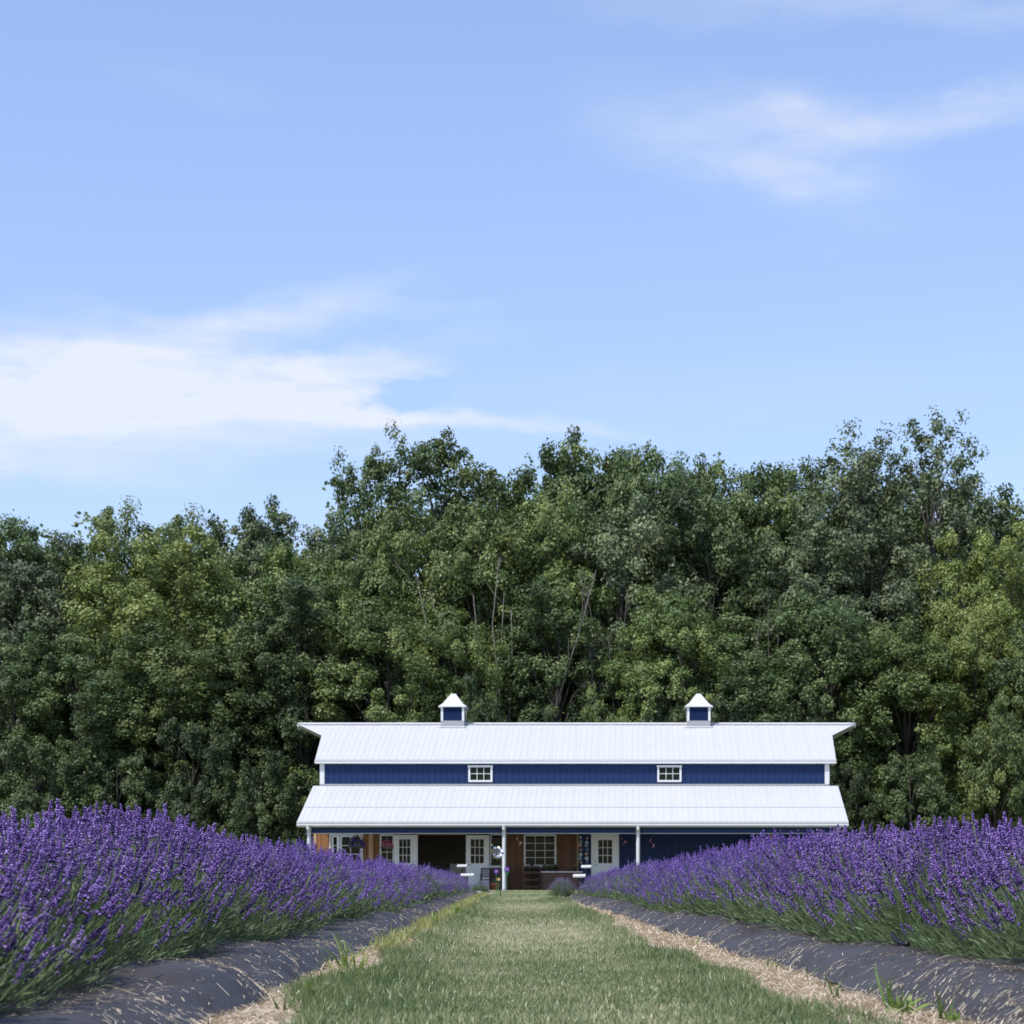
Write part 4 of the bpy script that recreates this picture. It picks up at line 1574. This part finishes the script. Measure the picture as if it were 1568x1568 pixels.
def pxrow(px, py):
    s = (py - 1351) / HC
    return (px - 784) / s, 3100 / s


weeds = [
    (530, 1490, 0.19, 11, 0.010, 'tall yellow-green grass tuft at the left straw strip, tallest on that side', False, 0.85),
    (548, 1500, 0.09, 9, 0.010, 'low green weed at the foot of the tall tuft on the left strip', True, 0.6),
    (486, 1540, 0.12, 8, 0.008, 'thin grass tuft at the left edge of the lawn close to the camera', False, 0.5),
    (440, 1560, 0.07, 5, 0.006, 'small grass tuft on the left straw beside the weed barrier', False, 0.3),
    (600, 1455, 0.08, 7, 0.008, 'bright grass tuft halfway along the left straw strip', False, 0.8),
    (640, 1437, 0.09, 8, 0.009, 'bright grass tuft on the left strip beyond the tall tuft', False, 0.9),
    (670, 1420, 0.14, 11, 0.014, 'yellow-green grass tuft on the far left strip', False, 0.95),
    (700, 1405, 0.16, 12, 0.020, 'tall yellow-green grass near the barn end of the left strip', False, 0.9),
    (1300, 1516, 0.07, 8, 0.012, 'broad-leaved weed on the right straw beside the weed barrier', True, 0.75),
    (1285, 1540, 0.09, 5, 0.006, 'dark thin grass blades at the right lawn edge', False, 0.25),
    (1240, 1505, 0.08, 4, 0.006, 'thin grass blades on the right straw strip before the barrier', False, 0.2),
    (1372, 1562, 0.15, 8, 0.009, 'tall dark grass weed on the right straw, nearest the camera', False, 0.4),
    (1390, 1566, 0.07, 8, 0.012, 'bright leafy weed beside the tall grass on the right straw', True, 0.9),
    (1455, 1580, 0.11, 6, 0.007, 'grass weed at the lower right corner beside the barrier', False, 0.45),
    (1470, 1583, 0.05, 6, 0.009, 'pale leafy weed at the lower right corner', True, 0.9),
    (1185, 1490, 0.05, 6, 0.009, 'small leafy weed halfway along the right straw strip', True, 0.6),
    (1065, 1455, 0.06, 6, 0.009, 'bright grass tuft at the middle of the right lawn edge', False, 0.9),
    (1340, 1535, 0.045, 6, 0.010, 'dark leafy weed between the right lawn edge and barrier', True, 0.25),
]
for i, (px, py, h, n, w, lab, br, tn) in enumerate(weeds):
    o_, d_ = pxrow(px, py)
    weed(o_, d_, h, n, w, 500 + i, lab, br, tn)

# ------------------------------------------------------------------ trees
LEAF_V = np.array([[0, -.5, 0], [.36, 0, .10], [0, .5, -.06], [-.36, 0, .10]], float)
LEAF_F = np.array([[0, 1, 2], [0, 2, 3]])


def crown_profile(kind, h):
    if kind == 'round':
        return np.sqrt(np.clip(1 - ((h - 0.52) / 0.52) ** 2, 0.02, 1))
    if kind == 'tall':
        return np.clip(0.62 + 0.5 * np.sin(h * 2.6) - 0.75 * np.clip(h - 0.55, 0, 1) ** 1.2, 0.12, 1)
    if kind == 'open':
        return np.clip(0.55 + 0.55 * np.sin(h * 3.0) - 0.45 * np.clip(h - 0.7, 0, 1), 0.25, 1)
    return np.sqrt(np.clip(1 - (h * 0.98) ** 2.2, 0.03, 1))       # shrub


def tree_meshes(kind, seed, Hh, Rr, nbough, nsub, nleaf, size, leafm, barkm, base=0.1, crad=(0.75, 1.2)):
    """unit tree about Hh tall with crown radius Rr: returns trunk mesh and crown mesh"""
    r = np.random.default_rng(seed)
    hb = base
    hh = hb + (1 - hb) * (np.arange(nbough) + r.random(nbough)) / nbough
    ang = np.arange(nbough) * 2.39996 + r.normal(size=nbough) * 0.5
    prof = crown_profile(kind, (hh - hb) / (1 - hb))
    rad = Rr * prof * r.uniform(0.35, 1.0, nbough) ** 0.6
    BC = np.stack([rad * np.cos(ang), rad * np.sin(ang), hh * Hh * 0.96], axis=1)
    if kind in ('round', 'shrub'):
        # boughs spread over a rounded dome
        zz = 1 - (np.arange(nbough) + 0.5) / nbough * (1.75 if kind == 'round' else 1.35)
        rr = np.sqrt(1 - zz ** 2)
        q = r.uniform(0.72, 1.0, nbough) * np.where(r.random(nbough) < 0.2, 0.6, 1.0)
        c0 = 0.54 if kind == 'round' else 0.36
        up = Hh * (1 - c0) - 0.55 * crad[1]
        dn = Hh * (c0 - 0.06)
        sq = np.sign(zz) * np.abs(zz) ** 0.85
        BC = np.stack([Rr * rr ** 0.8 * np.cos(ang) * q, Rr * rr ** 0.8 * np.sin(ang) * q, c0 * Hh + np.where(zz > 0, up, dn) * sq * q], axis=1)
        prof = 0.75 + 0.25 * rr
    # trunk with slight bends, limbs reaching the boughs
    tr = MB()
    bend = r.normal(size=(2,)) * 0.06 * Rr
    tp = []
    top = Hh * 0.80
    for i in range(8):
        u = i / 7
        tp.append((bend[0] * math.sin(3 * u) * 2, bend[1] * math.sin(2.2 * u) * 2, top * u))
    r0 = 0.018 * Hh + 0.02
    tr.tube(tp, [r0 * (1 - 0.88 * (i / 7)) + (0.06 * (i == 0)) for i in range(8)], 7)

    def tpos(z):
        u = min(max(z / top, 0), 1) * 7
        i = min(int(u), 6)
        f = u - i
        return Vector(tp[i]) * (1 - f) + Vector(tp[i + 1]) * f
    for k in range(nbough):
        e = Vector(BC[k])
        zs = max(0.06 * Hh, e.z - 0.28 * Hh * r.uniform(0.5, 1.0) - 0.3 * (e.xy.length))
        s_ = tpos(zs)
        mid = s_.lerp(e, 0.5) + Vector((r.normal() * 0.12 * Rr, r.normal() * 0.12 * Rr, 0.04 * Hh * r.random()))
        rb = r0 * 0.27 * (1 - 0.6 * zs / Hh)
        tr.tube([s_, s_.lerp(mid, 0.55), mid, mid.lerp(e, 0.6), e + Vector((0, 0, 0.2))], [rb, rb * 0.8, rb * 0.6, rb * 0.4, rb * 0.15], 5, False)
    # leaves
    Ps, Zs, Ts = [], [], []
    tone_b = r.normal(size=nbough) * 0.11
    for k in range(nbough):
        cr = r.uniform(*crad) * (0.68 + 0.32 * prof[k])
        for j in range(nsub):
            d = r.normal(size=3)
            d /= np.linalg.norm(d)
            c = BC[k] + d * cr * np.array([1.05, 1.05, 0.95]) * r.uniform(0.3, 1.15)
            sr = cr * r.uniform(0.28, 0.54)
            n = int(nleaf * r.uniform(0.7, 1.3))
            q = r.normal(size=(n, 3))
            q /= np.linalg.norm(q, axis=1, keepdims=True)
            P = c + q * sr * (r.random((n, 1)) ** 0.45) * np.array([1, 1, 0.82]) * (1 + 0.25 * (r.random((n, 1)) < 0.06))
            Ps.append(P)
            out = (P - np.array([0, 0, BC[k][2] - 0.6 * cr])) * np.array([1, 1, 0.25])
            out /= np.maximum(np.linalg.norm(out, axis=1, keepdims=True), 1e-3)
            Zs.append(q * 0.55 + out * 0.35 + np.array([0, 0, 0.5]) + r.normal(size=(n, 3)) * 0.42)
            Ts.append(np.full(n, 0.5 + tone_b[k] + r.normal() * 0.13) + r.normal(size=n) * 0.17)
    P, Z, T = np.concatenate(Ps), np.concatenate(Zs), np.concatenate(Ts)
    P[:, 2] = np.maximum(P[:, 2], 0.15)
    sz = size * r.uniform(0.65, 1.3, len(P))
    m = frames(Z, r.random(len(P)) * 6.28, sz, sz, sz)
    V, F, TT = scatter(LEAF_V, LEAF_F, m, P, np.array([-.03, 0, .06, 0]), T)
    return tr.mesh('trunk', barkm, smooth=True), np_mesh('crown', V, F, leafm, TT)


KINDS_ = {
    # kind: list of (trunk mesh, crown mesh, height, radius)
    'dark': [tree_meshes('round', 700 + k, 16, 3.2, 46, 9, 165, 0.152, leaf_dark, bark, crad=(0.95, 1.5)) + (16, 3.9) for k in range(2)],
    'mid': [tree_meshes('round', 710 + k, 16, 3.2, 46, 9, 165, 0.148, leaf_mid, bark, crad=(0.95, 1.5)) + (16, 3.9) for k in range(2)],
    'yellow': [tree_meshes('round', 720 + k, 16, 4.0, 56, 9, 155, 0.146, leaf_yellow, bark, crad=(0.95, 1.5)) + (16, 4.7) for k in range(1)],
    'grey': [tree_meshes('round', 730 + k, 16, 2.9, 44, 9, 150, 0.150, leaf_grey, bark, crad=(0.9, 1.4)) + (16, 3.6) for k in range(2)],
    'sparse': [tree_meshes('open', 740 + k, 18, 2.7, 54, 9, 50, 0.150, leaf_grey, bark, base=0.2, crad=(0.8, 1.35)) + (18, 3.1) for k in range(2)],
    'spire': [tree_meshes('tall', 750 + k, 18, 2.3, 50, 9, 85, 0.145, leaf_dark, bark, base=0.15, crad=(0.75, 1.25)) + (18, 2.7) for k in range(2)],
    'shrub': [tree_meshes('shrub', 760 + k, 6, 2.4, 34, 8, 120, 0.118, leaf_shade, bark, crad=(0.6, 0.95)) + (6, 2.9) for k in range(2)],
    'bright_shrub': [tree_meshes('shrub', 770 + k, 6, 2.4, 34, 8, 120, 0.110, leaf_mid, bark, crad=(0.6, 0.95)) + (6, 2.9) for k in range(2)],
}
tr_rng = np.random.default_rng(99)
WOOD = 'trees of the wood behind the barn'


def plant(kind, px, top, wpx, Y, label, name='tree'):
    s = 3100 / Y
    x = (px - 970) / s
    H = HC + (1351 - top) / s
    vs = KINDS_[kind]
    tm, cm, h0, r0 = vs[int(tr_rng.integers(len(vs)))]
    t = empty(name, (x, Y, 0), float(tr_rng.random() * 6.28))
    sxy = (wpx / s / 2) / r0
    t.scale = (sxy, sxy, H / h0)
    a = link(bpy.data.objects.new('trunk', tm), t)
    b = link(bpy.data.objects.new('crown', cm), t)
    tag(t, label, 'tree' if 'shrub' not in kind else 'shrub', WOOD if 'shrub' not in kind else 'shrubs along the wood edge')
    return t


trees = [
    # skyline trees
    ('dark', 20, 765, 200, 104, 'dark green skyline tree at the far left, in the back of the wood'),
    ('dark', 105, 788, 150, 105, 'lower dark skyline tree beside the notch at the far left'),
    ('mid', 190, 758, 190, 104, 'dark-topped skyline tree directly behind the big yellow-green tree'),
    ('mid', 300, 770, 190, 105, 'skyline tree just right of the big yellow-green tree'),
    ('grey', 370, 762, 170, 104, 'grey-green skyline tree halfway between left edge and the tall trees'),
    ('dark', 440, 752, 170, 105, 'dark skyline tree with small pointed top left of the tall trees'),
    ('grey', 505, 768, 150, 106, 'pale skyline tree in the dip just left of the tall trees'),
    ('spire', 562, 674, 125, 102, 'narrow tall tree with gaps, leftmost of the tall skyline group'),
    ('spire', 662, 645, 165, 103, 'tall tree with open dark crown above the left cupola'),
    ('mid', 765, 674, 210, 104, 'rounded skyline tree right of the open tall tree over the left cupola'),
    ('mid', 835, 668, 200, 106, 'skyline tree in the slight dip before the tallest dense crowns'),
    ('dark', 895, 642, 190, 103, 'dense tall skyline tree, left of the three central crowns'),
    ('dark', 958, 640, 180, 104, 'dense tall skyline tree, middle of the three central crowns'),
    ('dark', 1020, 642, 180, 103, 'dense tall skyline tree, right of the three central crowns'),
    ('mid', 1082, 664, 170, 105, 'skyline tree above the right cupola'),
    ('dark', 1150, 664, 200, 104, 'dark skyline tree just right of the right cupola'),
    ('mid', 1215, 668, 195, 105, 'skyline tree left of the thin-leaved one at right'),
    ('sparse', 1290, 658, 200, 103, 'thin-leaved tall tree with see-through top right of the right cupola'),
    ('sparse', 1345, 690, 150, 105, 'thin-leaved lower tree between two see-through tall trees'),
    ('sparse', 1432, 630, 190, 103, 'tallest see-through tree with bare forked limbs near the right edge'),
    ('mid', 1395, 694, 190, 106, 'fuller green tree behind the two see-through tall trees'),
    ('dark', 1480, 716, 170, 106.5, 'dark full tree behind the tallest see-through tree, right side'),
    ('dark', 1300, 690, 170, 106.5, 'dark full tree behind the first thin-leaved skyline tree'),
    ('dark', 1545, 730, 190, 105, 'dark skyline tree at the far right edge'),
    # middle trees
    ('grey', 50, 830, 210, 98, 'grey-green tree at the left edge below the skyline'),
    ('yellow', 225, 782, 300, 97, 'big yellow-green rounded tree in the left of the wood'),
    ('mid', 400, 815, 230, 98, 'mid-green tree right of the big yellow-green one'),
    ('mid', 505, 830, 190, 97, 'mid-green tree below the dip in the skyline'),
    ('mid', 600, 735, 190, 98, 'green tree in front of the two open tall trees'),
    ('mid', 725, 725, 220, 97, 'yellowish mid-green tree in the centre above the left cupola'),
    ('mid', 850, 735, 210, 98, 'green tree below the tallest dense crowns, left side'),
    ('grey', 965, 742, 210, 97, 'grey-green tree below the middle dense crown'),
    ('dark', 1090, 735, 220, 98, 'dark tree below the skyline over the right cupola'),
    ('grey', 1225, 770, 210, 97, 'grey-green tree below the first thin-leaved skyline tree'),
    ('grey', 1350, 765, 220, 98, 'grey-green tree between the two thin-leaved skyline trees, lower'),
    ('yellow', 1500, 775, 230, 96, 'large yellow-green tree near the right edge'),
    # front trees
    ('dark', 15, 965, 200, 92, 'dark lower tree at the left edge in the front of the wood'),
    ('dark', 135, 955, 210, 91, 'dark front tree below the big yellow-green tree, left side'),
    ('mid', 265, 925, 230, 92, 'mid-green front tree below the big yellow-green tree, right side'),
    ('dark', 370, 960, 200, 93, 'dark front tree midway between left edge and barn'),
    ('dark', 470, 880, 220, 92, 'dark front tree above the left end of the barn roof'),
    ('mid', 585, 890, 230, 92, 'mid-green front tree just left of the left cupola'),
    ('mid', 690, 905, 180, 93, 'green front tree directly behind the left cupola'),
    ('dark', 855, 880, 190, 94, 'dark front tree between the two groups of bare stems'),
    ('mid', 1035, 885, 200, 92, 'fresh green front tree left of the right cupola'),
    ('dark', 1145, 920, 210, 92, 'dark front tree right of the right cupola'),
    ('dark', 1265, 880, 210, 93, 'dark front tree above the right end of the barn roof'),
    ('mid', 1385, 940, 220, 92, 'mid-green front tree right of the barn'),
    ('yellow', 1500, 900, 180, 92, 'yellow-green front tree below the large one near the right edge'),
    ('dark', 1570, 950, 170, 91, 'dark front tree at the right edge'),
    # edge shrubs and small trees
    ('shrub', 60, 1110, 210, 88, 'bushy shrub at the left edge behind the lavender'),
    ('shrub', 190, 1120, 190, 89, 'bushy shrub behind the left lavender, second from the edge'),
    ('shrub', 300, 1080, 190, 89, 'tall bushy shrub midway behind the left lavender'),
    ('shrub', 400, 1140, 170, 88, 'shrub close to the left end of the barn'),
    ('bright_shrub', 455, 1190, 110, 89.5, 'bright leafy shrub touching the left end of the barn roof'),
    ('bright_shrub', 635, 1035, 140, 90, 'light green shrub behind the ridge left of the left cupola'),
    ('shrub', 735, 1020, 140, 90, 'green shrub behind the ridge right of the left cupola'),
    ('shrub', 850, 1075, 120, 90, 'low dark shrub behind the middle of the ridge'),
    ('bright_shrub', 925, 1045, 150, 89.5, 'fresh green shrub behind the ridge midway between cupolas'),
    ('shrub', 1015, 1030, 140, 90, 'green shrub behind the ridge left of the right cupola'),
    ('shrub', 1120, 1040, 160, 90, 'dark shrub behind the ridge right of the right cupola'),
    ('shrub', 1225, 1060, 160, 90, 'dark shrub behind the right end of the ridge'),
    ('shrub', 1310, 1150, 120, 88, 'shrub touching the right end of the barn'),
    ('shrub', 1400, 1130, 180, 88, 'shrub behind the right lavender near the barn'),
    ('bright_shrub', 1530, 1060, 190, 88.5, 'yellow-green shrub at the right edge behind the lavender'),
]
for k_, px, top, w, Y, lab in trees:
    plant(k_, px, top, w * (1.12 if 'shrub' not in k_ else 0.88), Y, lab, 'tree' if 'shrub' not in k_ else 'shrub')

# a low shrub seen under the porch roof at the left end
plant('bright_shrub', 458, 1284, 60, 84, 'low bright shrub seen past the left porch post', 'shrub')


# groups of bare stems standing in the gaps of the wood
def bare_tree(px, ybase, ytop, Y, n, label, seed, spread=0.5, m=pale_bark):
    r = np.random.default_rng(seed)
    s = 3100 / Y
    x = (px - 970) / s
    ztop = HC + (1351 - ytop) / s
    t = empty('bare_tree', (x, Y, 0))
    tag(t, label, 'tree', 'bare stems in the gaps of the wood')
    for k in range(n):
        lean = Vector((r.normal() * spread, r.normal() * 0.2, 0)) * (ztop / 9)
        e = Vector((x, Y, 0)) + Vector((0, 0, ztop * r.uniform(0.75, 1.0))) + lean * 2.2
        b0 = Vector((x + r.normal() * 0.25, Y + r.normal() * 0.2, 0))
        mb = MB()
        pts = [b0.lerp(e, i / 5) + Vector((r.normal() * 0.14, r.normal() * 0.1, 0)) for i in range(6)]
        mb.tube(pts, [0.06, 0.052, 0.045, 0.036, 0.026, 0.012], 6)
        for q in range(5):
            i = int(r.integers(2, 5))
            p = pts[i].lerp(pts[i + 1], r.random())
            d = Vector((r.normal() * 0.9, r.normal() * 0.5, r.uniform(0.5, 1.6)))
            mb.tube([p, p + d * 0.35 + Vector((0, 0, 0.12)), p + d * 0.6 + Vector((0, 0, 0.4))], [0.02, 0.013, 0.006], 5)
        mb.build('stem', m, t, True)


bare_tree(765, 1100, 850, 92.6, 7, 'cluster of bare grey stems right of the left cupola', 11, 0.55)
bare_tree(945, 1100, 860, 92.8, 7, 'cluster of bare reddish-grey stems midway between the cupolas', 12, 0.4, bark)
bare_tree(1190, 1100, 900, 92.4, 5, 'bare thin stems in the dark gap right of the right cupola', 13, 0.5, bark)

# the deep wood behind, one mass
r = np.random.default_rng(123)
n = 160000
X = r.uniform(-46, 32, n)
U = np.where(r.random(n) < 0.3, r.random(n) * 0.22, r.random(n) ** 0.85)
lim = np.interp(970 + X * 3100 / 110, [-400, 500, 545, 640, 900, 1050, 1400, 1500, 1560, 1900], [800, 800, 730, 715, 690, 705, 735, 760, 770, 770])
ZT = -0.9 + (1351 - lim) / (3100 / 110) + 0.8 * np.sin(X * 1.9) + 0.6 * np.sin(X * 4.3 + 1)
P = np.stack([X, 110 + r.normal(size=n) * 1.6 + 1.5 * np.sin(X * 0.9), U * ZT], axis=1)
Z = np.stack([r.normal(size=n) * 0.5, -0.6 + r.normal(size=n) * 0.5, 0.6 + r.normal(size=n) * 0.5], axis=1)
sz = 0.27 * r.uniform(0.6, 1.3, n)
V, F, T = scatter(LEAF_V, LEAF_F, frames(Z, r.random(n) * 6.28, sz, sz, sz), P, np.zeros(4), 0.45 + r.normal(size=n) * 0.2)
tag(np_obj('woodland', V, F, leaf_dark, tint=T), kind='stuff')
